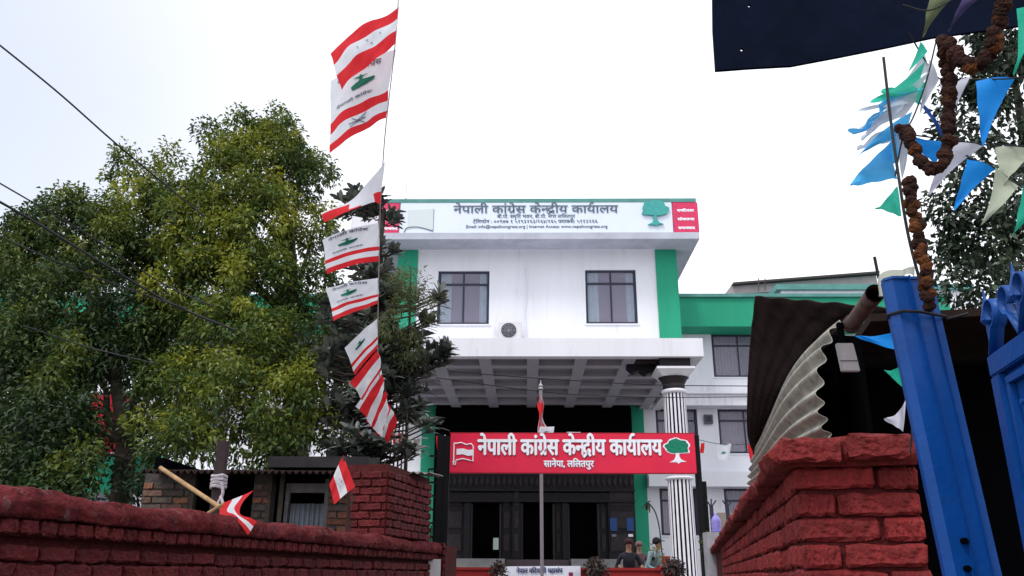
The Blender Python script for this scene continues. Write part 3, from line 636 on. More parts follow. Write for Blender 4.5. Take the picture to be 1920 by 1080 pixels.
# ------------------------------------------------------------------ foliage
def leaf_mesh(name, pos, axis, nrm, length, width, tone, m, parent, fold=0.25, droop=0.0, segs=1):
    "pos, axis, nrm: (N,3); a folded leaf each"
    n = len(pos); axis = axis / (np.linalg.norm(axis, axis=1, keepdims=True) + 1e-9)
    side = np.cross(axis, nrm); side /= (np.linalg.norm(side, axis=1, keepdims=True) + 1e-9); up = np.cross(side, axis)
    Lc = length[:, None]; Wc = width[:, None]; z = np.zeros((n, 1)); down = np.array([[0, 0, -1.0]])
    if segs == 1:
        vs = np.stack([pos, pos + axis * Lc * .45 + side * Wc * .5 + up * Wc * fold, pos + axis * Lc + down * Lc * droop, pos + axis * Lc * .45 - side * Wc * .5 + up * Wc * fold], 1)
        f = np.array([[0, 1, 2], [0, 2, 3]]); k = 4
    else:
        rows = []
        for t, wk in ((0.0, .08), (.3, .75), (.62, 1.0), (.88, .55)):
            c = pos + axis * Lc * t + down * Lc * droop * t * t
            rows += [c + side * Wc * .5 * wk + up * Wc * fold * wk, c, c - side * Wc * .5 * wk + up * Wc * fold * wk]
        rows.append(pos + axis * Lc + down * Lc * droop)
        vs = np.stack(rows, 1); k = 13
        f = []
        for r_ in range(3):
            b_ = r_ * 3
            for s_ in (0, 1): f += [[b_ + s_, b_ + s_ + 1, b_ + s_ + 4], [b_ + s_, b_ + s_ + 4, b_ + s_ + 3]]
        f += [[9, 10, 12], [10, 11, 12]]; f = np.array(f)
    off = np.array(wloc(parent)) if parent is not None else np.zeros(3)
    V_ = (vs.reshape(-1, 3) - off).astype(np.float32); F_ = (f[None] + (np.arange(n) * k)[:, None, None]).reshape(-1, 3)
    me = bpy.data.meshes.new(name); me.vertices.add(len(V_)); me.vertices.foreach_set('co', V_.ravel())
    me.loops.add(F_.size); me.loops.foreach_set('vertex_index', F_.ravel().astype(np.int32))
    me.polygons.add(len(F_)); me.polygons.foreach_set('loop_start', (np.arange(len(F_)) * 3).astype(np.int32)); me.polygons.foreach_set('loop_total', np.full(len(F_), 3, np.int32))
    if segs > 1: me.polygons.foreach_set('use_smooth', np.ones(len(F_), bool))
    me.update(); me.validate()
    a_ = me.attributes.new('tone', 'FLOAT', 'POINT'); a_.data.foreach_set('value', np.repeat(tone, k).astype(np.float32))
    me.materials.append(m); return link(bpy.data.objects.new(name, me), parent)
def lobes_to_clumps(lobes, dens, rclump, shell=(.55, 1.05)):
    cs = []
    for px, py, rp, Y, tn in lobes:
        c = np.array(at(px, py, Y)); r = rp * Y / 1600.0
        n = max(3, int(dens * r * r / (rclump * rclump)))
        d = RS.normal(size=(n, 3)); d[:, 1] *= .8; d /= np.linalg.norm(d, axis=1, keepdims=True)
        rr = r * RS.uniform(*shell, size=(n, 1)); p = c + d * rr
        for q, dd in zip(p, d): cs.append((q, dd, rclump * RS.uniform(.6, 1.35), tn))
    return cs
def foliage(name, clumps, per, leaf, m, parent, tonevar=.3, flat=.35, jl=.35, wr=.45, droop=.1, extra=1.0, kind=None):
    pos, ax, nr, tn = [], [], [], []
    for c, dd, r, t in clumps:
        n = max(6, int(per * (r * r) / .09)); d = RS.normal(size=(n, 3)); d[:, 2] += .15
        d += dd * .6; d /= np.linalg.norm(d, axis=1, keepdims=True)
        p = c + d * r * RS.uniform(.30, 1.10, size=(n, 1)) * np.array([1.0, 1.0, 1.15])
        a_ = RS.normal(size=(n, 3)) * .7 + d * .8; a_[:, 2] -= .25
        pos.append(p); ax.append(a_); nr.append(d * .8 + RS.normal(size=(n, 3)) * .5 + np.array([0, 0, .5]))
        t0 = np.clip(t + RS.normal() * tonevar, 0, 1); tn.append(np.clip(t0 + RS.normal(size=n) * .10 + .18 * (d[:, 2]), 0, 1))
    pos = np.concatenate(pos); ax = np.concatenate(ax); nr = np.concatenate(nr); tn = np.concatenate(tn); n = len(pos)
    ln = leaf * RS.uniform(1 - jl, 1 + jl, n)
    o = leaf_mesh(name, pos, ax, nr, ln, ln * wr * RS.uniform(.8, 1.2, n), tn, m, parent, droop=droop)
    if kind: o['kind'] = kind
    return o
def branchy(mb, base, tips, r0, seed=0, n=8):
    r = random.Random(seed)
    for t in tips:
        t = V(t); b_ = V(base); mid = b_.lerp(t, .5) + V((r.uniform(-.3, .3), r.uniform(-.2, .2), r.uniform(-.1, .4)))
        pts = through([b_, b_.lerp(mid, .5) + V((r.uniform(-.1, .1), 0, r.uniform(-.1, .1))), mid, t], 4)
        k = len(pts); mb.tube(pts, [r0 * (1 - .85 * i / (k - 1)) for i in range(k)], 6)

tA = empty('leafy_tree', at(548, 900, 13.5).xy.to_3d(), 'tall leafy green tree with yellow green new growth, its crown over the shack roof', 'tree')
lobA = [(500, 300, 88, 13.5, .62), (560, 330, 62, 13.8, .50), (430, 345, 78, 13.2, .60), (455, 420, 110, 13, .60), (570, 430, 60, 13.5, .48), (370, 455, 92, 12.8, .66), (305, 350, 52, 13, .52), (240, 330, 36, 13.2, .52), (290, 420, 80, 12.8, .60),
        (380, 545, 92, 12.4, .70), (490, 545, 88, 12.8, .52), (580, 560, 58, 13.2, .35), (300, 520, 70, 12.8, .40), (230, 430, 60, 13, .5), (330, 640, 80, 12.4, .40), (440, 650, 96, 12, .55), (550, 660, 74, 12.2, .50), (310, 740, 72, 11.6, .50), (410, 760, 90, 11.2, .55),
        (520, 770, 88, 11.2, .55), (600, 780, 45, 11.4, .45), (585, 690, 48, 12.0, .45), (290, 810, 40, 11, .5), (360, 830, 48, 10.6, .5), (470, 835, 42, 10.8, .45), (510, 230, 22, 13.6, .35), (440, 235, 18, 13.5, .25), (395, 255, 16, 13.4, .3), (545, 250, 26, 13.6, .3), (600, 320, 22, 13.8, .25), (315, 290, 18, 13, .45), (232, 290, 16, 13, .4), (620, 650, 30, 12.2, .4)]
tr_ = MB(); bA = at(548, 900, 13.5); bA.z = 0
tr_.tube(through([bA, at(552, 800, 13.5), at(545, 640, 13.5), at(540, 470, 13.5), at(520, 330, 13.5)], 5), [.26, .25, .24, .23, .22, .21, .2, .19, .18, .17, .16, .15, .14, .13, .12, .11, .09, .08, .06, .05, .03], 10)
branchy(tr_, at(546, 700, 13.5), [at(400, 560, 12.8), at(330, 640, 12.6), at(440, 450, 13)], .10, 1); branchy(tr_, at(543, 600, 13.5), [at(300, 400, 13), at(430, 380, 13.2), at(590, 420, 13.6)], .09, 2)
branchy(tr_, at(540, 480, 13.5), [at(440, 330, 13.3), at(570, 300, 13.6), at(510, 230, 13.5), at(600, 480, 13.6)], .07, 3); branchy(tr_, at(548, 780, 13.5), [at(420, 760, 12), at(330, 780, 12), at(600, 740, 12.4)], .08, 4)
tr_.build('trunk', M_bark, tA, True)
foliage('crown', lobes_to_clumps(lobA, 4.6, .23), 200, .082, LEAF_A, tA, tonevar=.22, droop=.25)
tB = empty('dark_leafy_tree', at(225, 930, 12).xy.to_3d(), 'darker bushy tree at the left edge, red and green boards behind its trunk', 'tree')
lobB = [(60, 760, 80, 13.2, .3), (150, 820, 50, 13.2, .25), (280, 690, 60, 13.4, .35), (60, 880, 60, 12.5, .25), (20, 560, 70, 13.2, .4), (130, 500, 60, 13.4, .45), (12, 440, 44, 12.4, .5), (60, 420, 30, 12.4, .45), (20, 500, 60, 12.4, .45), (100, 410, 40, 12.4, .4), (250, 480, 50, 12.6, .5), (0, 660, 60, 11.6, .35), (270, 600, 50, 12.6, .3), (90, 850, 60, 10.8, .2), (140, 760, 40, 11.2, .25), (30, 920, 60, 10.3, .2), (255, 860, 26, 11.6, .2), (140, 680, 50, 11.8, .25), (140, 430, 62, 12.4, .62), (60, 490, 78, 12.2, .62), (190, 480, 66, 12.2, .65), (10, 440, 30, 12.4, .25), (140, 380, 20, 12.4, .25), (205, 400, 26, 12.4, .4), (20, 590, 90, 11.8, .40), (125, 570, 84, 11.8, .45), (215, 590, 62, 12.2, .25), (75, 660, 80, 11.4, .45), (10, 730, 70, 11.2, .35), (85, 700, 55, 11.0, .75),
        (180, 680, 52, 11.8, .2), (250, 660, 48, 12.2, .2), (40, 830, 84, 10.8, .22), (110, 800, 50, 10.8, .3), (10, 900, 60, 10.4, .25), (110, 890, 50, 10.6, .25), (130, 860, 22, 10.4, .55), (250, 740, 30, 12.0, .3), (60, 930, 40, 10.2, .2), (175, 920, 22, 10.4, .2), (255, 930, 26, 10.6, .15), (255, 800, 20, 12, .2)]
tb_ = MB(); bB = at(235, 940, 12); bB.z = 0
tb_.tube(through([bB, at(232, 860, 12), at(222, 760, 12), at(200, 640, 12), at(170, 520, 12.2)], 5), [.20, .19, .18, .17, .16, .15, .14, .13, .12, .12, .11, .1, .09, .09, .08, .07, .06, .05, .04, .03, .02], 8)
branchy(tb_, at(234, 905, 12), [at(130, 800, 11.5), at(170, 850, 11.6)], .08, 5); branchy(tb_, at(228, 820, 12), [at(80, 640, 11.8), at(260, 700, 12.2)], .08, 6); branchy(tb_, at(215, 720, 12), [at(60, 520, 12), at(150, 430, 12.2), at(240, 560, 12.2)], .07, 7)
tb_.build('trunk', M_bark, tB, True)
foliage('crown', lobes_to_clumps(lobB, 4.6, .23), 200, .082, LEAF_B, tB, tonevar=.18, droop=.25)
tC = empty('glossy_leaved_tree', at(1905, 560, 9).xy.to_3d(), 'dark glossy tree behind the bunting at the right edge of the picture', 'tree')
lobC = [(1860, 80, 60, 8.6, .4), (1900, 150, 60, 8.4, .5), (1830, 190, 50, 8.6, .4), (1800, 250, 40, 8.6, .45), (1880, 270, 60, 8.2, .5), (1850, 350, 55, 8.2, .5), (1800, 330, 30, 8.4, .4), (1905, 380, 65, 8, .5), (1850, 440, 60, 8.4, .6), (1800, 400, 40, 8.4, .5), (1790, 190, 34, 8.6, .4), (1900, 60, 70, 8.4, .4), (1830, 130, 50, 8.5, .4), (1900, 480, 60, 8, .55), (1800, 470, 26, 8.4, .5), (1850, 545, 50, 8.0, .5), (1800, 545, 30, 8.2, .5), (1905, 570, 50, 7.8, .5), (1770, 400, 18, 8.4, .4), (1778, 495, 16, 8.4, .5)]
tc_ = MB(); bC = at(1960, 620, 9); bC.z = 0
tc_.tube(through([bC, at(1950, 500, 9), at(1925, 300, 8.8), at(1890, 100, 8.8)], 5), [.16 - .009 * i for i in range(16)], 8)
branchy(tc_, at(1940, 480, 9), [at(1800, 470, 8.6), at(1790, 540, 8.4), at(1850, 420, 8.6)], .04, 8); branchy(tc_, at(1925, 330, 8.8), [at(1780, 330, 8.6), at(1800, 240, 8.6), at(1850, 180, 8.6)], .04, 9)
tc_.build('trunk', M_bark, tC, True)
foliage('crown', lobes_to_clumps(lobC, 2.9, .17), 190, .085, LEAF_C, tC, tonevar=.2, droop=.2, wr=.5)

# magnolia: rosettes of long leaves
tD = empty('magnolia_tree', at(705, 900, 11).xy.to_3d(), 'magnolia with long dark leaves in rosettes, in front of the porch left corner', 'tree')
lobD = [(695, 385, 26, 11.5, 7), (730, 405, 16, 11.5, 3), (700, 455, 26, 11.4, 6), (735, 470, 16, 11.3, 3), (660, 380, 36, 11.8, 12), (640, 470, 34, 11.8, 10), (690, 520, 46, 11.5, 22), (650, 590, 56, 11.6, 30), (720, 560, 36, 11.3, 16), (700, 640, 60, 11.2, 34), (775, 630, 24, 11.0, 8), (640, 680, 50, 11.4, 26), (760, 690, 58, 11.0, 34), (810, 670, 26, 10.8, 10), (700, 740, 56, 11, 24), (640, 770, 44, 11.2, 20), (770, 770, 30, 11, 10), (820, 560, 14, 10.8, 3), (800, 600, 14, 10.8, 3), (832, 655, 16, 10.8, 5), (690, 840, 50, 10.9, 18), (640, 850, 34, 11, 10), (760, 850, 22, 10.8, 6), (800, 800, 14, 10.8, 3), (735, 900, 10, 10.7, 2)]
pos, ax, nr, tn, ln = [], [], [], [], []; twig = MB(); bD = at(705, 900, 11); bD.z = 0; stem_pts = [at(705, 900, 11), at(700, 760, 11.2), at(700, 620, 11.3), at(705, 500, 11.4), at(715, 400, 11.5)]
twig.tube([bD] + through(stem_pts, 4), .06, 6)
spine = through(stem_pts, 10)
for px, py, rp, Y, cnt in lobD:
    c0 = at(px, py, Y); r = rp * Y / 1600
    for k in range(int(cnt * 1.9)):
        d = V(RS.normal(size=3)); d.normalize(); c = c0 + d * r * RS.uniform(.3, 1.1)
        near = min(spine, key=lambda s: (s - c).length + max(0, s.z - c.z) * 2)
        mid = near.lerp(c, .6) + V((0, 0, -.05)); twig.tube([near, mid, c], [.018, .012, .008], 5)
        axis = (c - near).normalized() * .6 + V((0, 0, .7)); axis.normalize(); o1 = axis.orthogonal().normalized(); o2 = axis.cross(o1)
        nl_ = RS.randint(7, 11); tone = RS.uniform(.15, .8)
        for q in range(nl_):
            an = 2 * math.pi * q / nl_ + RS.uniform(-.3, .3); op = RS.uniform(.5, 1.35)
            dirv = (o1 * math.cos(an) + o2 * math.sin(an)) * math.sin(op) + axis * math.cos(op)
            pos.append(c - axis * RS.uniform(0, .06)); ax.append(dirv); nr.append(axis + V((0, 0, .3))); tn.append(min(1, max(0, tone + RS.normal() * .16))); ln.append(RS.uniform(.15, .25))
twig.build('trunk', M_bark, tD, True)
ln = np.array(ln)
o = leaf_mesh('foliage', np.array(pos), np.array(ax), np.array(nr), ln, ln * .36, np.array(tn), MAGO, tD, fold=.12, droop=.12, segs=4); o['kind'] = 'stuff'
tE = empty('feathery_shrub', at(770, 900, 10.6).xy.to_3d(), 'feathery yellow green conifer top beside the left green pilaster', 'shrub')
MB().tube([V((*at(765, 900, 11.7).xy, 0)), at(765, 640, 11.7), at(768, 500, 11.7)], [.03, .025, .01], 6).build('trunk', M_bark, tE)
foliage('crown', lobes_to_clumps([(768, 515, 26, 10.6, .75), (752, 550, 30, 10.6, .5), (772, 580, 26, 10.6, .45), (748, 610, 28, 10.6, .4), (762, 650, 20, 10.6, .35)], 2.6, .18), 420, .085, LEAF_Y, tE, tonevar=.15, wr=.16)

# boards seen between the trunks
hb = empty('painted_hoarding', at(210, 900, 15).xy.to_3d(), 'red and green painted hoarding seen through the dark tree at the far left', 'hoarding')
p0, p1 = at(150, 848, 15), at(238, 740, 15)
MB().box((p0.x, 15, p0.z), (p1.x, 15.06, p1.z)).build('red_board', mat('board_red', (0.75, 0.02, 0.05), 0.5, 0.1, 2), hb)
p0, p1 = at(150, 925, 15), at(300, 850, 15)
MB().box((p0.x, 15, p0.z), (p1.x, 15.06, p1.z)).build('green_board', mat('board_green', (0.02, 0.42, 0.25), 0.5, 0.1, 2), hb)
for px in (156, 232, 296): q = at(px, 925, 15.1); MB().box((q.x - .05, 15.07, 0), (q.x + .05, 15.15, q.z + .3)).build('post', M_bark, hb)

# ------------------------------------------------------------------ left brick wall (runs along the lane)
VL = -2.9; zW = 1.83
lw = empty('left_brick_wall', L(6, VL, 0), 'long red painted brick wall along the left side of the lane', 'wall')
def lane_box(mb, u0, u1, v0, v1, z0, z1, mi=0): mb.obox(L(u0, v0, z0), LU * (u1 - u0), LV * (v1 - v0), V((0, 0, z1 - z0)), mi)
def rough_strip(name, u0, u1, vface, vback, za, zb, m, parent, n=90, amp=.012, seed=1, mats=None):
    "hand-trowelled coping: profile swept along the lane with noise"
    r = random.Random(seed); prof = [(vback, za), (vface, za), (vface + .012, za + (zb - za) * .45), (vface - .005, zb - .025), (vface - .03, zb), (vface - .12, zb + .012), (vback, zb)] if vface > vback else [(vback, za), (vface, za), (vface - .012, za + (zb - za) * .45), (vface + .005, zb - .025), (vface + .03, zb), (vback, zb)]
    k = len(prof); vs = []; fs = []; wob = [0, 0]
    from mathutils import noise as NZ
    P0_ = prof; prof = []
    for j in range(len(P0_) - 1):
        for q in range(3): prof.append((P0_[j][0] + (P0_[j + 1][0] - P0_[j][0]) * q / 3, P0_[j][1] + (P0_[j + 1][1] - P0_[j][1]) * q / 3))
    prof.append(P0_[-1]); k = len(prof); n = int((u1 - u0) / .022)
    for i in range(n + 1):
        u = u0 + (u1 - u0) * i / n; w0 = .010 * math.sin(u * 4.1 + seed) + .007 * math.sin(u * 10)
        for j, (v_, z_) in enumerate(prof):
            back = j in (0, k - 1)
            q = V((u, v_ * 1.5, z_)); nz_ = NZ.fractal(q * 9, 1.0, 2.0, 5) * amp * 2.2; n2 = NZ.fractal(q * 9 + V((9, 9, 9)), 1.0, 2.0, 5) * amp * 2.2
            vs.append(L(u, v_ + (0 if back else nz_ + r.uniform(-.0015, .0015)), z_ + n2 + r.uniform(-.0015, .0015) + w0 * (j > 3)))
    for i in range(n):
        for j in range(k):
            a_, b_ = i * k + j, i * k + (j + 1) % k; fs.append((a_, b_, b_ + k, a_ + k))
    fs.append(tuple(range(k))); fs.append(tuple(n * k + j for j in range(k - 1, -1, -1)))
    mb = MB(); mb.v = [tuple(q) for q in vs]; mb.f = fs; mb.m = [0] * len(fs)
    return mb.build(name, m, parent, smooth=True)
rough_strip('coping', 1.8, 9.55, VL + .07, VL - .28, zW - .10, zW + .012, M_cope, lw, n=260, amp=.005)
bk = MB(); lane_box(bk, 1.8, 9.5, VL - .02, VL - .26, 0, zW - .10); bk.build('mortar_core', M_mort2, lw)
cs = MB(); lane_box(cs, 1.8, 9.5, VL - .0198, VL + .02, zW - .175, zW - .102); cs.build('dentil_core', M_mort2, lw)
# dentil course: brick ends under the coping
def lane_bricks(root, u0, u1, v, out, z0, rows, bl, bh, joint, depth, mats, seed, **k):
    return lay_bricks(root, L(u0, v, 0), LU, LV * out, z0, rows, u1 - u0, bl, bh, joint, depth, mats, seed, **k)
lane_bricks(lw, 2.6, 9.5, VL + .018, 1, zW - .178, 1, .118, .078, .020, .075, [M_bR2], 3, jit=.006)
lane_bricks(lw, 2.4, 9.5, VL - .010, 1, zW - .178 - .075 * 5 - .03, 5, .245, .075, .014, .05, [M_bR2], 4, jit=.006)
# red pier at the far end of the left wall
lp = empty('left_brick_pier', L(8.7, VL, 0), 'tall red painted brick pier beside the shack at the far end of the left wall', 'pier')
u0, u1 = 7.92, 9.30
ztp = AZ(760, 884, L(8.6, VL, 0).y)
m_ = MB(); lane_box(m_, u0, u1, VL - .02, VL - .44, zW + .03, ztp - .005); m_.build('mortar_core', M_mort2, lp)
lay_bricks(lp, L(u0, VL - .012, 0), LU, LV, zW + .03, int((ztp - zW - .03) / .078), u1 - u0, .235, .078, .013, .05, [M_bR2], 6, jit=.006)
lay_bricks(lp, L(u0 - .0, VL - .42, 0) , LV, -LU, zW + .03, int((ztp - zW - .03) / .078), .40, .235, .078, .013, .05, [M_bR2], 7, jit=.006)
lq = empty('low_gate_pier', L(10.3, VL, 0), 'low red brick gate pier with a white notice, just right of the tall pier', 'pier')
m_ = MB(); lane_box(m_, 9.9, 10.4, VL + .02, VL - .3, 0, AZ(815, 1022, 10)); m_.build('core', M_mort2, lq)
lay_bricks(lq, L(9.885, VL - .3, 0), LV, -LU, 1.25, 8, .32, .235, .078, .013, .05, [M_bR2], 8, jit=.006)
q = at(812, 1066, 9.7); MB().box((q.x - .07, q.y, q.z - .12), (q.x + .07, q.y + .01, q.z + .10)).build('notice', mat('notice_white', (0.6, 0.58, 0.6), 0.7), lq)

# ------------------------------------------------------------------ shack behind the left wall
YH = 9.3
sh = empty('brick_shack', at(480, 990, YH).xy.to_3d(), 'low brown brick shack with dark doorways and corrugated roof behind the left wall', 'shack')
zh0, zh1 = 1.0, AZ(480, 888, YH)
def hx(px): return AX(px, 930, YH)
segs = [(262, 352), (470, 503), (612, 712)]
for i, (a_, b_) in enumerate(segs):
    MB().box((hx(a_), YH + .03, 0), (hx(b_), YH + .22, zh1)).build('wall', M_mortB, sh)
    lay_bricks(sh, (hx(a_), YH + .03, 0), (1, 0, 0), (0, -1, 0), zW - .28, 12, hx(b_) - hx(a_), .235, .076, .014, .05, M_bB, 20 + i, jit=.005)
MB().box((hx(262), YH + 2.4, 0), (hx(712), YH + 2.5, zh1 + .28)).box((hx(262), YH + .22, 0), (hx(262) + .1, YH + 2.4, zh1 + .2)).box((hx(262), YH + .23, zh1 - .1), (hx(712), YH + .3, zh1 - .005)).build('back_wall', M_void, sh)
def corr(name, P, nw, amp, m, parent, along='u', res=8, nv=6, thick=0.0, curve=None):
    "corrugated sheet over quad TL,TR,BR,BL with nw waves across u"
    tl, tr, br, bl = [V(q) for q in P]; nrm = (tr - tl).cross(bl - tl).normalized(); nu = nw * res; vs = []; fs = []
    for j in range(nv + 1):
        for i in range(nu + 1):
            u, v = i / nu, j / nv; q = (tl * (1 - u) + tr * u) * (1 - v) + (bl * (1 - u) + br * u) * v + nrm * amp * math.sin(2 * math.pi * nw * u)
            if curve: q = q + curve(u, v)
            vs.append(q)
    for j in range(nv):
        for i in range(nu): a_ = j * (nu + 1) + i; fs.append((a_, a_ + 1, a_ + nu + 2, a_ + nu + 1))
    mb = MB(); mb.v = [tuple(q) for q in vs]; mb.f = fs; mb.m = [0] * len(fs); o_ = mb.build(name, m, parent, smooth=True)
    md = o_.modifiers.new('thickness', 'SOLIDIFY'); md.thickness = .004; return o_
e0, e1 = at(258, 884, YH - .45), at(690, 886, YH - .45)
corr('roof_sheet', [e0 + V((0, 2.9, .35)), e1 + V((0, 2.9, .35)), e1, e0], 34, .018, M_zincd, sh)
e0, e1 = at(655, 882, YH - .5), at(806, 887, YH - .3)
corr('roof_sheet', [e0 + V((0, 1.6, .18)), e1 + V((0, 1.4, .12)), e1, e0], 10, .012, mat('dusty_zinc', (0.22, 0.21, 0.19), 0.7, 0.2, 5), sh)
q0, q1 = at(500, 876, YH - .2), at(690, 856, YH - .2); MB().box((q0.x, q0.y, q0.z), (q1.x, q0.y + .5, q1.z)).build('roof_board', mat('dark_board', (0.022, 0.019, 0.022), 0.8, 0.3, 4), sh)
dr = MB().box((hx(530), YH + .05, zh0), (hx(537), YH + .12, zh1 - .1)).box((hx(604), YH + .05, zh0), (hx(612), YH + .14, zh1 - .05)).box((hx(537) , YH + .06, zh1 - .2), (hx(604), YH + .12, zh1 - .1)).build('door', mat('pale_door_frame', (0.13, 0.125, 0.13), 0.7, 0.2, 8), sh)
corr('door_sheet', [(hx(540), YH + .1, AZ(570, 943, YH)), (hx(604), YH + .1, AZ(570, 943, YH)), (hx(604), YH + .1, zh0), (hx(540), YH + .1, zh0)], 7, .012, M_zincb, dr)
for px in (352, 497, 520): MB().box((hx(px), YH - .0, zh0), (hx(px) + .05, YH + .029, zh1)).build('jamb', M_bark, sh)

# wooden post with rag, bamboo, hand flags on the left wall
wp = empty('wooden_post', at(405, 960, 8.2).xy.to_3d(), 'dark wooden post with a grey rag tied round it, behind the left wall', 'post')
a0, a1 = at(414, 826, 6.2), at(398, 965, 6.2)
MB().obox(a1 - V((.035, 0, .2)), (.07, 0, 0), (0, .07, 0), a0 - a1 + V((0, 0, .2))).build('post', mat('dark_timber', (0.035, 0.022, 0.026), 0.8, 0.3, 12), wp)
rg = MB(); c0, c1 = at(406, 893, 6.2), at(404, 912, 6.2)
for k in range(4):
    cc = c0.lerp(c1, k / 3) + V((0, .03, 0)); rg.tube([cc + V((.052 * math.cos(t * .785), .052 * math.sin(t * .785), .006 * math.sin(t * 2 + k))) for t in range(9)], .014, 6)
rg.tube(through([at(413, 905, 6.1), at(415, 925, 6.1), at(408, 940, 6.1), at(402, 950, 6.08)]), .012, 6).tube(through([at(411, 930, 6.1), at(416, 945, 6.08), at(420, 950, 6.05)]), .010, 5)
rg.build('rag', M_rag, wp)
tag(MB().tube([at(298, 877, 6.4), at(420, 958, 5.95)], .016, 8).tube([at(372, 972, 6.0), at(418, 944, 5.9)], .012, 6).build('bamboo_pole', M_bamboo), 'pale bamboo stick leaning across the wooden post towards a small flag', 'pole')
def flag(name, P, rowmat, mats, label, group=None, ripple=.03, seed=1, curl=0.0, nu=34, nv=28, cat='flag'):
    f = cloth_surface(P, nu, nv, ripple, seed, curl); o_ = cloth(name, f, None, mats, None, nu, nv, rowmat); tag(o_, label, cat, group); return o_, f
def stripes3(u, v): return 1 if 1 / 3 < v < 2 / 3 else 0
FM = [M_fred, M_fwhite]
def stars(o_, f, pts, s=.03, off=.012):
    mb = MB()
    for (cu, cv) in pts:
        k = []
        for i in range(10):
            an = math.pi * 2 * i / 10; rr = s if i % 2 == 0 else s * .42; k.append((cu + rr * math.cos(an), cv + rr * 1.3 * math.sin(an)))
        for sgn in (-1, 1):
            base = len(mb.v); mb.v += [tuple(f(a_, b_, off * sgn)) for a_, b_ in k] + [tuple(f(cu, cv, off * sgn))]
            mb.f += [(base + i, base + (i + 1) % 10, base + 10) for i in range(10)]; mb.m += [0] * 10
    return mb.build('star', M_fgrey, o_)
# hand flag lying on the coping: two folds
YF = 5.6
def pathcloth(name, left, right, n=8, seed=1, ripple=.01):
    "strip between two 3D paths; u = along path, v across"
    Lp, Rp = through(left, n), through(right, n)
    def f(u, v, off=0.0):
        t = u * (len(Lp) - 1); i = min(int(t), len(Lp) - 2); k = t - i
        a_ = Lp[i].lerp(Lp[i + 1], k); b_ = Rp[i].lerp(Rp[i + 1], k); nn = (Lp[i + 1] - Lp[i]).cross(b_ - a_); nn = nn.normalized() if nn.length > 1e-8 else V((0, -1, 0))
        return a_.lerp(b_, v) + nn * (ripple * math.sin(u * 9 + v * 3 + seed) + off)
    return f
f1 = pathcloth('f', [at(470, 917, 5.7), at(440, 936, 5.7), at(408, 962, 5.75)], [at(464, 932, 5.55), at(448, 952, 5.5), at(446, 972, 5.5)])
left = [at(419, 944, 5.75), at(408, 962, 5.7), at(434, 968, 5.5), at(449, 984, 5.42), at(461, 1003, 5.4)]
right = [at(471, 918, 5.7), at(456, 940, 5.6), at(447, 962, 5.5), at(465, 970, 5.42), at(480, 978, 5.4)]
f1 = pathcloth('f', left, right, seed=2, ripple=.008)
o1 = cloth('hand_flag', f1, None, FM, None, 30, 21, lambda u, v: 1 if .30 < v < .62 else 0)
tag(o1, 'red and white striped flag drooping over the rough coping of the left wall', 'flag')
# second hand flag on a stick
o2, f2 = flag('hand_flag', [at(641, 852, 6.8), at(663, 912, 6.75), at(624, 946, 6.7), at(615, 908, 6.75)], None or (lambda u, v: 1 if .34 < v < .70 else 0), FM, 'red and white flag with four stars on a stick in front of the shack wall', ripple=.012, seed=4, nu=20, nv=20)
stars(o2, f2, [(.42, .48), (.55, .44), (.50, .60), (.63, .56)], .035)
tag(MB().tube([at(651, 995, 6.9), at(652, 938, 6.85), at(643, 855, 6.8)], .014, 6).tube(through([at(654, 925, 6.8), at(660, 933, 6.78), at(655, 948, 6.78)]), .006, 5).build('flag_stick', M_bark), 'dark stick with a knotted string holding the starred flag', 'stick')
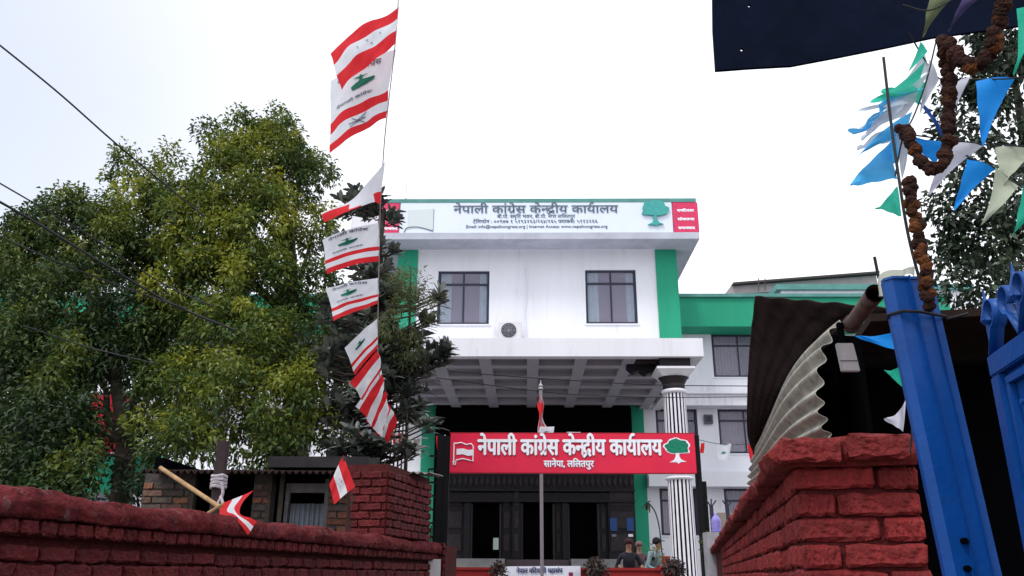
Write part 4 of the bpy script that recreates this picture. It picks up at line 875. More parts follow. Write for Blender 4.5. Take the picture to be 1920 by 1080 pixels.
# vertical rope of flags
rope_px = [(745, -60, 6.4), (744, 10, 6.6), (738, 90, 6.8), (722, 230, 7.2), (716, 300, 7.6), (710, 400, 8.0), (708, 500, 8.4), (706, 600, 8.8), (706, 660, 9.2), (712, 730, 9.8), (722, 780, 10.6), (740, 815, 12.0), (800, 822, 14.0)]
RP = [at(*q) for q in rope_px]
tag(MB().tube(through(RP), .006, 5).build('flag_rope', M_rag), 'thin rope the large striped flags hang from, dropping in front of the magnolia', 'rope')
Gf = 'large party flags strung down the rope'
def wide(u, v):   # white upper part with red-white-red band below
    if v < .60: return 1
    return 0 if (v < .73 or v > .87) else 1
def topflag(u, v): return 1 if .33 < v < .64 else 0
def party_print(o_, f, s=1, cu=.45, cv=.33, text=True):
    for sg in (-1, 1):
        mb = MB(); pts = [(-.17, .04), (-.14, .11), (-.02, .13), (.10, .10), (.20, .03), (.21, -.03), (.12, -.01), (.04, -.01), (.03, -.06), (.12, -.10), (.03, -.09), (.0, -.12), (-.02, -.08), (-.12, -.08), (-.02, -.05), (-.02, .0), (-.10, .02)]
        k = [f(cu + a_ * .9, cv + b_ * .75, .006 * sg) for a_, b_ in pts]; G_ = 34
        def inside(x, y):
            c_ = False
            for (x1_, y1_), (x2_, y2_) in zip(pts, pts[1:] + pts[:1]):
                if (y1_ > y) != (y2_ > y) and x < (x2_ - x1_) * (y - y1_) / (y2_ - y1_) + x1_: c_ = not c_
            return c_
        for gi in range(G_):
            for gj in range(G_):
                xa_, ya_, st_ = -.18 + .40 * gi / G_, -.13 + .27 * gj / G_, (.40 / G_, .27 / G_)
                if inside(xa_ + st_[0] / 2, ya_ + st_[1] / 2):
                    kk = len(mb.v); mb.v += [tuple(f(cu + x_ * .9, cv + y_ * .75, .008 * sg)) for x_, y_ in ((xa_, ya_), (xa_ + st_[0], ya_), (xa_ + st_[0], ya_ + st_[1]), (xa_, ya_ + st_[1]))]; mb.f.append((kk, kk + 1, kk + 2, kk + 3)); mb.m.append(0)
        mb.build('tree_print', M_fgreen, o_)
    if text:
        tk = T('ने', 'पा', 'ली', ' ', 'कां', ('गे', 'rakar'), 'स')
        for sg in (-1, 1):
            lettering('lettering', tk, .12, .80, .0, .065, 0, M_fgrey, o_, bold=.003, place=lambda p: f(p[0], cv - .19 + .06 * (p[0] - .45) ** 2 * 4 - p[2], .008 * sg))
            lettering('lettering', tk, .15, .70, .0, .03, 0, M_fgrey, o_, bold=.002, place=lambda p: f(p[0], cv + .22 - p[2], .008 * sg))
fl1, ff = flag('party_flag', [at(614, 98, 7.0), at(745, 12, 6.6), at(740, 84, 6.7), at(638, 168, 6.9)], topflag, FM, 'topmost flag of the rope, red white red with four dark stars, against the sky', Gf, .03, 3, curl=-.10)
stars(fl1, ff, [(.42, .50), (.55, .44), (.60, .55), (.75, .46)], .022)
fl2, ff = flag('party_flag', [at(614, 150, 7.4), at(737, 90, 6.9), at(723, 222, 7.1), at(617, 288, 7.4)], lambda u, v: 1 if v < .62 else (0 if v < .76 or v > .91 else 1), FM, 'big white flag with green tree print and crossed mark, second from the top', Gf, .03, 8, curl=-.06)
party_print(fl2, ff, cu=.52, cv=.30)
cr_ = MB()
for sg in (-1, 1):
    for a_, b_ in (((.38, .88), (.62, .76)), ((.40, .77), (.58, .88)), ((.36, .83), (.60, .82))):
        k = len(cr_.v); cr_.v += [tuple(ff(a_[0], a_[1], .008 * sg)), tuple(ff(a_[0], a_[1] + .012, .008 * sg)), tuple(ff(b_[0], b_[1] + .012, .008 * sg)), tuple(ff(b_[0], b_[1], .008 * sg))]; cr_.f.append((k, k + 1, k + 2, k + 3)); cr_.m.append(0)
cr_.build('crossed_print', M_fgrey, fl2)
# third: folded white flag with a red strip
f3 = pathcloth('f', [at(716, 302, 7.6), at(690, 345, 7.8), at(650, 375, 8.0), at(602, 402, 8.1)], [at(715, 384, 7.7), at(690, 378, 7.7), at(655, 398, 7.9), at(603, 414, 8.05)], seed=5, ripple=.025)
o3 = cloth('party_flag', f3, None, FM, None, 30, 20, lambda u, v: 0 if (v > .68 and u < .22) or (u > .66 and v > .25) or (v > .86 and u > .5) else 1)
tag(o3, 'folded white flag blown sideways above the building roof corner, red at its tip', 'flag', Gf)
fl4, ff = flag('party_flag', [at(602, 450, 8.4), at(709, 418, 8.1), at(709, 490, 8.3), at(612, 514, 8.5)], wide, FM, 'white flag with green tree print level with the rooftop sign eave', Gf, .02, 11, curl=-.08)
party_print(fl4, ff, cu=.42, cv=.30)
fl5, ff = flag('party_flag', [at(608, 541, 8.8), at(706, 521, 8.5), at(706, 570, 8.6), at(623, 602, 8.8)], wide, FM, 'small white flag with green print level with the upper left window', Gf, .02, 14, curl=-.03)
party_print(fl5, ff, cu=.42, cv=.30)
fl6, ff = flag('party_flag', [at(644, 652, 9.0), at(705, 597, 8.8), at(706, 652, 9.0), at(664, 702, 9.2)], wide, FM, 'slanting white flag below the rooftop sign, its lower stripes bunched', Gf, .025, 17, curl=-.02)
party_print(fl6, ff, cu=.40, cv=.30, text=False)
for i, (P, rm, lb) in enumerate((
    ([(655, 716, 9.5), (707, 655, 9.2), (711, 694, 9.3), (676, 752, 9.6)], lambda u, v: 0 if v < .4 or v > .85 else 1, 'narrow red topped flag, upper one of the bunched cascade over the magnolia'),
    ([(664, 762, 9.9), (713, 694, 9.5), (719, 728, 9.6), (694, 800, 10.0)], lambda u, v: 0 if .2 < v < .62 else 1, 'bright red banded flag in the middle of the bunched cascade'),
    ([(684, 790, 10.2), (719, 734, 9.8), (726, 768, 9.9), (712, 822, 10.3)], lambda u, v: 0 if v < .42 else 1, 'white ended flag near the foot of the bunched cascade'),
    ([(702, 812, 10.6), (724, 756, 10.2), (742, 792, 10.4), (726, 832, 10.6)], lambda u, v: 0 if v < .3 or v > .55 else 1, 'lowest crumpled red flag of the cascade'))):
    flag('party_flag', [at(*q) for q in P], rm, FM, lb, Gf, .03, 20 + i, nu=16, nv=16)
# small gate flags
Gs = 'small paper flags strung beside the gate'
def small_flag(P, lb, rm=lambda u, v: 1 if .35 < u < .65 else 0, seed=1, prt=False):
    o_, f_ = flag('small_flag', P, rm, FM, lb, Gs, .02, seed, nu=12, nv=10)
    if prt: party_print(o_, f_, cu=.5, cv=.5, text=False)
    return o_
small_flag([at(815, 817, 14.3), at(833, 815, 14.3), at(833, 848, 14.3), at(817, 846, 14.3)], 'small red white flag on the left gate post beside the red sign', lambda u, v: 1 if u > .55 else 0, 3)
small_flag([at(1306, 832, 14.5), at(1319, 830, 14.5), at(1317, 850, 14.5), at(1306, 848, 14.5)], 'small red flag with white left half on the right gate post', lambda u, v: 1 if u < .4 else 0, 4)
small_flag([at(1340, 834, 14.5), at(1368, 832, 14.5), at(1365, 864, 14.5), at(1343, 862, 14.5)], 'small white flag with a green tree print right of the gate', lambda u, v: 1, 5, True)
small_flag([at(1398, 834, 14.5), at(1412, 832, 14.5), at(1416, 862, 14.5), at(1405, 866, 14.5)], 'small red and white flag at the shed corner', lambda u, v: 0 if u < .55 else 1, 6)
small_flag([at(733, 812, 13), at(750, 812, 13), at(750, 838, 13), at(735, 838, 13)], 'small red white flag among magnolia leaves, nearest the left column', seed=7)
small_flag([at(752, 814, 13), at(764, 814, 13), at(763, 838, 13), at(754, 838, 13)], 'small crumpled red flag just right of the left column', lambda u, v: 0 if u < .6 else 1, 8)
small_flag([at(664, 808, 12), at(674, 800, 12), at(674, 828, 12), at(664, 830, 12)], 'small red flag low in the magnolia by the shack roof', lambda u, v: 0, 9)
small_flag([at(1010, 800, 14.6), at(1037, 800, 14.6), at(1035, 818, 14.6), at(1006, 818, 14.6)], 'pale green white paper flag poking up behind the red sign', lambda u, v: 1, 10, True)
small_flag([at(1060, 810, 14.6), at(1086, 810, 14.6), at(1086, 818, 14.6), at(1060, 818, 14.6)], 'thin white paper edge showing above the red sign, right of centre', lambda u, v: 1, 11)
tag(MB().tube(catenary(at(1300, 822, 14.5), at(1450, 820, 14.5), .12), .006, 4).build('flag_string', M_wire), 'thin dark string carrying small flags right of the gate', 'string')

# flag pole with furled red flag behind the sign
fp = empty('flag_pole', at(1010, 1078, 16).xy.to_3d(), 'thin grey flag pole behind the red sign, standing before the steps', 'flagpole')
pb = at(1014, 1079, 16); pt = at(1004, 732, 16)
MB().tube([V((pb.x, 16, 0)), V((pb.x, 16, pt.z))], .032, 8).build('pole', mat('pole_grey', (0.24, 0.21, 0.24), 0.5), fp)
MB().lathe(V((pb.x, 16, pt.z)), [(.02, 0), (.055, .03), (.03, .07), (.05, .09), (.015, .14), (.01, .2)], 10).build('finial', M_steel, fp)
f5 = pathcloth('f', [V((pb.x - .03, 15.97, pt.z - .12)), V((pb.x - .06, 15.9, pt.z - .5)), V((pb.x - .03, 15.85, pt.z - .95))], [V((pb.x + .01, 15.96, pt.z - .1)), V((pb.x + .06, 16.05, pt.z - .5)), V((pb.x + .16, 16.0, pt.z - .95))], seed=3, ripple=.04)
tag(cloth('furled_flag', f5, None, FM, None, 16, 14, lambda u, v: 1 if v > .93 or (v < .08 and u > .6) else 0), 'furled red flag hanging limp at the top of the grey pole', 'flag')

q = at(1326, 786, YK - .1)
wl = empty('wall_light', q, 'small dark square lamp on the white wing wall right of the column', 'lamp')
MB().box((q.x - .16, YK - .14, q.z - .17), (q.x + .16, YK - .04, q.z + .17)).build('housing', mat('lamp_grey', (0.10, 0.11, 0.13), 0.5), wl, bevel=.02)
MB().box((q.x - .10, YK - .15, q.z - .10), (q.x + .10, YK - .142, q.z + .10)).build('lens', M_frame, wl)
# ------------------------------------------------------------------ gate frame and the red sign
YG = 14.0
gf = empty('gate_frame', (1, YG, 0), 'black steel gate frame carrying the red sign', 'gate')
def gx(px, py=850): return AX(px, py, YG)
zs0, zs1 = AZ(1073, 888, YG), AZ(1073, 814, YG)
for a_, b_, nm in ((816, 829, 'post'), (829, 840, 'post'), (1302, 1312, 'post')):
    MB().box((gx(a_), YG + .06, 0), (gx(b_), YG + .2, zs1 - (.0 if a_ != 829 else .02))).build(nm, M_black, gf, bevel=.008)
lat = MB()
for k in range(11): z_ = 1.2 + k * .22; lat.box((gx(802), YG + .1, z_), (gx(816) - .003, YG + .13, z_ + .03))
lat.box((gx(800), YG + .08, 0), (gx(802), YG + .14, 3.2)).build('side_rail', M_black, gf)
MB().box((gx(1302), YG + .02, 0), (gx(1346), YG + .055, AZ(1320, 1030, YG))).build('leaf', M_black, gf)
MB().box((gx(1310), YG + .21, 0), (gx(1323), YG + .35, AZ(1315, 900, YG))).build('side_post', M_black, gf)
for k in range(3): MB().tube([(gx(804 + k * 5), YG + .16, AZ(804, 985, YG)), (gx(804 + k * 5), YG + .16, 0)], .012, 6).build('bar', M_black, gf)
sg = empty('red_sign_board', ((gx(842) + gx(1301)) / 2, YG, zs0), 'long red sign board with white lettering, flag outline and green tree emblem over the gate', 'sign')
MB().box((gx(842), YG - .04, zs0), (gx(1301), YG + .058, zs1)).build('panel', M_red, sg, bevel=.01)
MB().box((gx(842) - .015, YG - .03, zs1 + .001), (gx(1301) + .015, YG + .07, zs1 + .02)).build('edge_trim', mat('trim_red', (0.35, 0.015, 0.03), 0.5), sg)
zz_ = lambda py: AZ(1073, py, YG)
lettering('lettering', lt, gx(894), gx(1238), zz_(853.5), zz_(826) - zz_(853.5), YG - .045, M_ltr, sg, thick=.012, shadow=(M_ltrs, .014), bold=.0115)
lettering('lettering', T('सा', 'ने', 'पा', ',', ' ', 'ल', 'ि', 'ल', 'त', 'पु', 'र'), gx(1017), gx(1110), zz_(876), zz_(865) - zz_(876), YG - .045, M_ltr, sg, thick=.006, shadow=(M_ltrs, .006), bold=.005)
tree_emblem(sg, gx(1267), zz_(846), gx(1289) - gx(1246), zz_(822) - zz_(868), YG - .041, M_emb, M_ltr, M_ltr, thick=.003, seed=5)
em = MB()
def ep(px, py): return V((gx(px), YG - .046, zz_(py)))
for path in ([(849, 832), (849, 872)], [(853, 833), (862, 831), (872, 835), (881, 833), (885, 838), (885, 866), (878, 864), (866, 861), (853, 864)], [(849, 832), (853, 833)], [(847, 868), (853, 866), (853, 872), (848, 872)]):
    pts = [ep(*q) for q in path]; em.tube(pts, .011, 5)
em.poly([ep(854, 843), ep(866, 842), ep(876, 845), ep(884, 844), ep(884, 855), ep(876, 856), ep(866, 853), ep(854, 854)], (0, -.004, 0))
em.build('flag_emblem', M_ltr, sg)

# ------------------------------------------------------------------ right brick wall and pier
VR = .285; UR = 2.42
rwl = empty('right_brick_wall', L(4, VR, 0), 'bright red painted brick wall ending in a pier at the right of the lane', 'wall')
zR = at(1500, 842, 2.5).z
m_ = MB(); lane_box(m_, UR + .02, 12, VR + .02, VR + .315, 0, zR - .085); m_.build('mortar_core', M_mort, rwl)
bh = .0665; rows = 7; zb_ = zR - .075 - rows * bh
lane_bricks(rwl, UR + .035, 9.0, VR + .030, -1, zb_, rows, .235, bh, .009, .05, [M_bR1], 31, jit=.0035)
lay_bricks(rwl, L(UR + .030, VR + .0, 0), LV, -LU, zb_, rows, .325, .215, bh, .009, .055, [M_bR1], 33, jit=.0038)
rough_strip('coping', UR - .02, 12, VR - .045, VR + .32, zR - .074, zR, M_bR1, rwl, n=110, amp=.006, seed=4)
for k in range(2):
    bo_ = bpy.data.objects.new('coping_brick', brick_mesh('coping_brick', .165, .05, .064, M_bR1, 90 + k, .006)); bo_.location = L(UR - .045, VR + .045 + k * .18, zR - .038 + .006 * k) - wloc(rwl); bo_.rotation_euler = (0, .02 * (1 - 2 * k), math.atan2(LV.y, LV.x)); C.objects.link(bo_); bo_.parent = rwl

# ------------------------------------------------------------------ blue gate post and leaf
P0 = at(1755, 1078, 1.8); P1 = at(1866, 1078, 1.8); wP = (P1 - P0).length; zPT = at(1700, 524, 1.8).z
gp = empty('blue_gate_post', V((P0.x + wP / 2, 1.8, 0)), 'bright blue steel gate post wrapped with a garland at its top', 'gate post')
dx = V((P1.x - P0.x, -.015, 0)); dx.normalize(); dy = V((-dx.y, dx.x, 0))
wP = .112; o0x = .022
prof = [(0, .035), (0, .016), (.016, 0), (wP * .46, .005), (wP * .475, -.007), (wP * .495, .009), (wP * .78, .010), (wP * .80, .002), (wP * .83, .018), (wP, .022), (wP, .035)]
o0 = V((P0.x + o0x, 1.8, 0)); base = [o0 + dx * a_ + dy * b_ for a_, b_ in prof]
LEAN = V((-.036, 0, 0))
def lean(z): return LEAN * (z - EYE) / (zPT - EYE)
MB().poly([q + lean(0) for q in base], V((0, 0, zPT)) + lean(zPT) - lean(0)).build('channel', M_blue, gp)
MB().poly([q + lean(zPT) + V((0, 0, zPT + .0006)) - dy * .004 for q in base], (0, 0, .006)).build('cap', M_blue, gp)
wz = at(1700, 590, 1.8).z
MB().tube([o0 + dx * a_ * 1.0 + dy * (b_ - .004) + V((0, 0, wz + .006 * math.sin(i))) + lean(wz) for i, (a_, b_) in enumerate([(-.003, .035), (-.003, .02), (.02, -.003), (wP * .48, -.009), (wP * .8, 0), (wP + .003, .012), (wP + .02, .05), (wP + .06, .03)])], .0035, 6).build('tie_wire', M_wire, gp)
for px, py in ((1806, 1014), (1812, 1066)):
    q = at(px, py, 1.79); MB().tube([q + V((0, -.004, 0)), q + V((0, .01, 0))], .0065, 8).build('bolt_hole', M_void, gp)
G1 = at(1846, 670, 1.74); zg = G1.z; dG = _F * FPX + _R * (1925 - 960) + _U * (540 - 612); G2 = V((0, 0, EYE)) + dG * ((zg - EYE) / dG.z)
gd = (G2 - G1); gd.z = 0; gd.normalize(); gn = V((-gd.y, gd.x, 0)); 
if gn.x > 0: gn = -gn
gl = empty('blue_gate_leaf', V((G1.x, G1.y, 0)), 'bright blue steel gate leaf with scrolls and spear tips at the right edge', 'gate')
def gb(s0, s1, n0, n1, z0, z1): return MB().obox(G1 + gd * s0 + gn * n0 + V((0, 0, z0 - zg)), gd * (s1 - s0), gn * (n1 - n0), V((0, 0, z1 - z0)))
fw = .045
gb(0, fw, -.03, .0, .1, zg - fw - .001).build('stile', M_blue, gl, bevel=.003)
gb(0, 1.2, -.03, .0, zg - fw, zg).build('top_rail', M_blue, gl, bevel=.003)
gb(fw + .001, 1.2, -.026, -.018, .1, zg - fw - .001).build('sheet', M_blue, gl)
gb(fw + .022, fw + .036, -.017, -.004, .1, zg - fw - .03).build('moulding', M_blue, gl)
gb(fw + .022, 1.2, -.017, -.004, zg - fw - .029, zg - fw - .015).build('moulding', M_blue, gl)
gb(fw + .17, fw + .185, -.017, -.006, .1, zg - fw - .031).build('rib', M_blue, gl)
for k in range(9):
    q = G1 + gd * (.115) + gn * -.014 + V((0, 0, -.12 - k * .11)); MB().tube([q, q + gn * .008], .006, 8).build('rivet', M_blue, gl)
def spear(s, h):
    c = G1 + gd * s + gn * -.015
    MB().lathe(c, [(.008, 0), (.008, h * .45), (.017, h * .52), (.014, h * .6), (.004, h * .85), (.0005, h)], 8).build('spear_tip', M_blue, gl)
def scroll(s, side, sc_=1.0):
    c = G1 + gd * s + gn * -.015; mb = MB(); pts = []
    for i in range(22):
        t = i / 21; an = -math.pi / 2 + side * 0 + t * math.pi * 1.75; r = .030 * sc_ * (1 - .35 * t)
        pts.append(c + gd * (side * (.034 * sc_ + math.cos(an) * r)) + V((0, 0, .075 * sc_ + math.sin(an) * r)))
    pts = [c + gd * side * .002 + V((0, 0, .0))] + pts
    # flat bar: sweep as a ribbon with width
    vs = []; fs = []
    for q in pts: vs += [q + gn * .014, q - gn * .014]
    fs = [(2 * i, 2 * i + 1, 2 * i + 3, 2 * i + 2) for i in range(len(pts) - 1)]
    mb.v = [tuple(q) for q in vs]; mb.f = fs; mb.m = [0] * len(fs); o_ = mb.build('scroll', M_blue, gl, True); md = o_.modifiers.new('thickness', 'SOLIDIFY'); md.thickness = .004
for k in range(5):
    s = .012 + k * .17; spear(s, .15); scroll(s, 1, 1.15); 
    if k: scroll(s, -1, 1.15)

# steel rod tied to the post, plastic sheet at the post head
tag(MB().tube(through([at(1742, 585, 1.76), at(1726, 540, 1.76), at(1700, 440, 1.78), at(1682, 330, 1.8), at(1668, 230, 1.82), at(1654, 108, 1.84)]), .0036, 6).build('steel_rod', M_wire), 'thin dark steel rod tied to the blue gate post and rising behind the bunting', 'rod')
tag(MB().tube([at(1645, 522, 3.0), at(1637, 482, 3.0)], .006, 6).build('steel_stub', M_wire), 'short upright steel stub beside the blue post head', 'rod')
fpl = pathcloth('f', [at(1636, 552, 2.3), at(1655, 520, 2.25), at(1685, 498, 2.2), at(1706, 508, 2.1)], [at(1660, 560, 2.1), at(1680, 535, 2.0), at(1700, 524, 1.95), at(1716, 522, 1.9)], seed=8, ripple=.014)
tag(cloth('plastic_sheet', fpl, None, [mat('cream_plastic', (0.40, 0.42, 0.34), 0.35, 0.1, 8, trans=0.4)], None, 20, 8, lambda u, v: 0), 'crumpled cream plastic sheet between the pipe end and the blue post', 'sheet')

# ------------------------------------------------------------------ navy board overhead
YN = 2.35
outer = [at(x, y, YN) for x, y in ((1331, -160), (1333, 60), (1338, 136), (1405, 131), (1480, 127), (1570, 110), (1660, 92), (1745, 74), (1850, 60), (2000, 40), (2000, -160))]
def ring(px, py, r): return [at(px + r * math.cos(t * math.pi / 5), py + r * math.sin(t * math.pi / 5), YN) for t in range(10)]
loops = [outer, ring(1387, 97, 3.2), ring(1401, 15, 3.0)]
flat = [q for lp_ in loops for q in lp_]; tri = tessellate_polygon(loops)
mb = MB(); mb.v = [tuple(q) for q in flat]; mb.f = [tuple(t) for t in tri]; mb.m = [0] * len(mb.f)
nb_ = mb.build('navy_board', M_navy); md = nb_.modifiers.new('thickness', 'SOLIDIFY'); md.thickness = .012
tag(nb_, 'dark navy metal board overhead with two nail holes at the upper right', 'board')

# ------------------------------------------------------------------ shed behind the right wall
sd = empty('corrugated_shed', L(5, 1.5, 0), 'dark shed with rusty roof overhang and corrugated grey side behind the right wall', 'shed')
# side sheet: horizontal corrugations, seen obliquely from its cut end
def near_path(t): return [at(1572, 600, 3.3), at(1543, 660, 3.3), at(1535, 740, 3.3), at(1545, 800, 3.3), at(1562, 850, 3.3), at(1580, 900, 3.3)]
npth = through(near_path(0), 20); fpth = through([at(1424, 815, 10.5), at(1412, 850, 10.5), at(1405, 880, 10.5), at(1402, 905, 10.5), at(1402, 930, 10.5), at(1402, 950, 10.5)], 20)
vs = []; fs = []; K = len(npth); nvv = 30; waves = 9.5
for j in range(nvv + 1):
    t = (j / nvv) ** 2; wb = (t / .18) * math.exp(1 - t / .18)
    for i in range(K):
        a_, b_ = npth[i], fpth[i]; q = a_.lerp(b_, t); tg = (npth[min(i + 1, K - 1)] - npth[max(i - 1, 0)]).normalized(); nn = tg.cross((b_ - a_).normalized()).normalized()
        vs.append(q + nn * .017 * math.sin(2 * math.pi * waves * i / (K - 1)) * (1 + .35 * t) - LV * .065 * wb * (1 - .5 * i / (K - 1)))
for j in range(nvv):
    for i in range(K - 1): a_ = j * K + i; fs.append((a_, a_ + 1, a_ + K + 1, a_ + K))
mb = MB(); mb.v = [tuple(q) for q in vs]; mb.f = fs; mb.m = [0] * len(fs); o_ = mb.build('side_sheet', M_zinc, sd, True); md = o_.modifiers.new('thickness', 'SOLIDIFY'); md.thickness = .003
# finer waves need more samples: rebuilt from a dense spline above
out = through([at(1414, 555, 4.4), at(1405, 640, 5.4), at(1399, 740, 6.8), at(1399, 815, 8.8), at(1410, 852, 10.4)], 6)
inn = through([at(1690, 578, 3.1), at(1588, 616, 3.7), at(1485, 716, 5.2), at(1438, 795, 8.2), at(1413, 846, 10.3)], 6)
top = through([at(1450, 556, 4.3), at(1540, 563, 3.9), at(1700, 580, 3.1)], 6)
vs = []; fs = []; nx = 40
for j, (a_, b_) in enumerate(zip(out, inn)):
    for i in range(nx + 1):
        t = i / nx; q = a_.lerp(b_, t); q = q + V((0, 0, .006 * math.sin(j * 2.0) + .004 * math.sin(i * .8)))
        vs.append(q)
for j in range(len(out) - 1):
    for i in range(nx): k = j * (nx + 1) + i; fs.append((k, k + 1, k + nx + 2, k + nx + 1))
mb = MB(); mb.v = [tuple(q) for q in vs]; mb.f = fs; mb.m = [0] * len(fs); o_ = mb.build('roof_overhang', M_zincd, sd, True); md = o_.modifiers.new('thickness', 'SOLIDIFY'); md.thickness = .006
# main roof and dark inside
A_, B_ = at(1640, 572, 3.4), at(1960, 604, 3.2)
zr_ = AZ(1770, 592, L(3.3, 1.45, 0).y)
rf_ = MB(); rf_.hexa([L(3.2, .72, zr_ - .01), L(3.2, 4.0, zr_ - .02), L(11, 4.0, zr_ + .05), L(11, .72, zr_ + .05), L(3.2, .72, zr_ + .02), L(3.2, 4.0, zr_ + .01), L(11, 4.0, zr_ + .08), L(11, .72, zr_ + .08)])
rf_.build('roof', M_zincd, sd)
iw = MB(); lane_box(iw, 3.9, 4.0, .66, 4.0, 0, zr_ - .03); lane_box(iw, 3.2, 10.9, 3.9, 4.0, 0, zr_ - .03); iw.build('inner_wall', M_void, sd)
MB().poly([L(u_, .70, z_) for u_, z_ in ((3.42, 0), (6.4, 0), (6.4, 2.95), (5, 2.8), (4.1, 2.62), (3.42, 2.42))], LV * .02).build('shade_liner', M_void, sd)  # added black liner; the shed's inner darkness is put into its colour
MB().tube([at(1765, 588, 3.15), at(1850, 597, 3.1), at(1960, 608, 3.0)], .009, 6).build('eave_rail', M_steel, sd)
# pipe and lamp
pp0, pp1 = at(1638, 550, 2.35), at(1592, 612, 3.0); pd = (pp1 - pp0)
pe = empty('rusty_pipe', pp1, 'rusty open ended pipe sticking out from the shed roof beside the blue post', 'pipe')
r_ = .0275; mb = MB(); mb.tube([pp0, pp1], r_, 20, cap=False); mb.tube([pp0, pp1], r_ - .004, 20, cap=False)
mb.build('tube', M_rust, pe, True)
mb = MB(); cpt = pp0.lerp(pp1, .86); mb.tube([cpt, pp0.lerp(pp1, .93)], r_ + .006, 20); mb.build('collar', M_rust, pe, True)
MB().tube([pp0 + pd * .5, pp0 + pd * .52], r_ - .005, 16).build('inner_dark', M_void, pe)
lm = empty('hanging_lamp', at(1588, 640, 2.9), 'unlit pale box lamp hanging under the shed roof near the pipe', 'lamp')
a_, b_ = at(1573, 696, 2.9), at(1604, 643, 2.9); w_ = b_.x - a_.x
MB().hexa([V((a_.x + .008, 2.9, a_.z)), V((b_.x, 2.9, a_.z)), V((b_.x, 2.92, a_.z)), V((a_.x + .008, 2.92, a_.z)), V((a_.x, 2.9, b_.z)), V((b_.x - .012, 2.9, b_.z)), V((b_.x - .012, 2.92, b_.z)), V((a_.x, 2.92, b_.z))]).build('shade', mat('lamp_plastic', (0.30, 0.28, 0.29), 0.5, 0.1, 20), lm, bevel=.003)
q = a_.z + (b_.z - a_.z) * .36; MB().box((a_.x + .003, 2.896, q), (b_.x - .003, 2.899, q + .0015)).build('seam', M_wire, lm)
MB().tube([V(((a_.x + b_.x) / 2 - .004, 2.925, b_.z)), V(((a_.x + b_.x) / 2 - .008, 2.925, b_.z + .075)), pp1], .013, 8).build('holder', M_void, lm)

# ------------------------------------------------------------------ bunting
def pennants(root, items, Y0):
    for (pts, m_, lb) in items:
        P = [at(x, y, Y) for x, y, Y in pts]
        tl, tr, tip = P; n = 10; vs = []; fs = []; nn = (tr - tl).cross(tip - tl).normalized(); sd_ = RS.uniform(0, 6); w0 = (tr - tl).length
        for j in range(n + 1):
            v = j / n
            for i in range(5):
                u = i / 4; c = tl.lerp(tr, u).lerp(tip, v) if True else None
                vs.append(c + nn * w0 * .04 * math.sin(v * 14 + u * 3 + sd_) + nn * w0 * .09 * math.sin(u * 4 + v * 5 + sd_) + nn.cross(tip - tl).normalized() * w0 * .10 * math.sin(v * math.pi) * math.sin(sd_))
        for j in range(n):
            for i in range(4): k = j * 5 + i; fs.append((k, k + 1, k + 6, k + 5))
        mb = MB(); mb.v = [tuple(q) for q in vs]; mb.f = fs; mb.m = [0] * len(fs); o_ = mb.build('pennant', m_, root, True)
        o_['label'] = lb
def string(name, pts, label):
    P = [at(*q) for q in pts]; r = empty(name, P[0], label, 'bunting', 'strings of plastic pennants at the gate'); MB().tube(through(P), .0022, 5).build('string', M_wire, r); return r
s1 = string('bunting', [(1700, 60, 1.9), (1750, 140, 1.95), (1780, 150, 2.0), (1830, 149, 2.0), (1900, 147, 1.9), (1960, 130, 1.8)], 'upper pennant string crossing behind the garland, with the largest blue pennant')
pennants(s1, [([(1760, 152, 2.02), (1815, 148, 2.0), (1778, 235, 2.02)], M_pw, 'white pennant'), ([(1828, 150, 1.98), (1900, 148, 1.96), (1841, 274, 1.98)], M_pb, 'large blue pennant'), ([(1905, 20, 1.9), (1960, 10, 1.85), (1897, 140, 1.9)], M_pg, 'green pennant')], 2)
s2 = string('bunting', [(1690, 250, 1.95), (1720, 255, 2.0), (1775, 262, 2.0), (1845, 272, 2.0), (1860, 270, 2.0), (1960, 280, 1.9)], 'middle pennant string, blue and cream pennants in front of the dark tree')
pennants(s2, [([(1705, 250, 2.0), (1765, 268, 2.0), (1752, 320, 2.0)], M_pb, 'blue pennant'), ([(1775, 263, 2.0), (1838, 276, 2.0), (1740, 366, 2.02)], M_pw, 'white pennant'), ([(1862, 276, 2.0), (1935, 280, 1.95), (1880, 350, 1.98)], M_pc, 'cream pennant'), ([(1715, 190, 2.0), (1742, 205, 2.0), (1770, 262, 2.0)], mat('pennant_navy', (0.005, 0.05, 0.28), 0.6), 'dark blue pennant')], 2)
s3 = string('bunting', [(1800, 280, 2.05), (1815, 296, 2.0), (1862, 315, 2.0), (1905, 345, 1.95), (1960, 350, 1.9)], 'lower pennant string, small blue pennant beside two cream ones')
pennants(s3, [([(1812, 297, 2.0), (1862, 318, 2.0), (1787, 395, 2.0)], M_pb, 'blue pennant'), ([(1862, 318, 1.98), (1908, 346, 1.96), (1837, 421, 1.98)], M_pc, 'cream pennant'), ([(1918, 340, 1.9), (1965, 360, 1.9), (1895, 442, 1.92)], M_pg, 'green pennant')], 2)
s4 = string('bunting', [(1752, 80, 1.9), (1735, 150, 1.9), (1712, 215, 1.9), (1690, 260, 1.88), (1676, 330, 1.86)], 'tangled pennants blowing left from the steel rod against the sky')
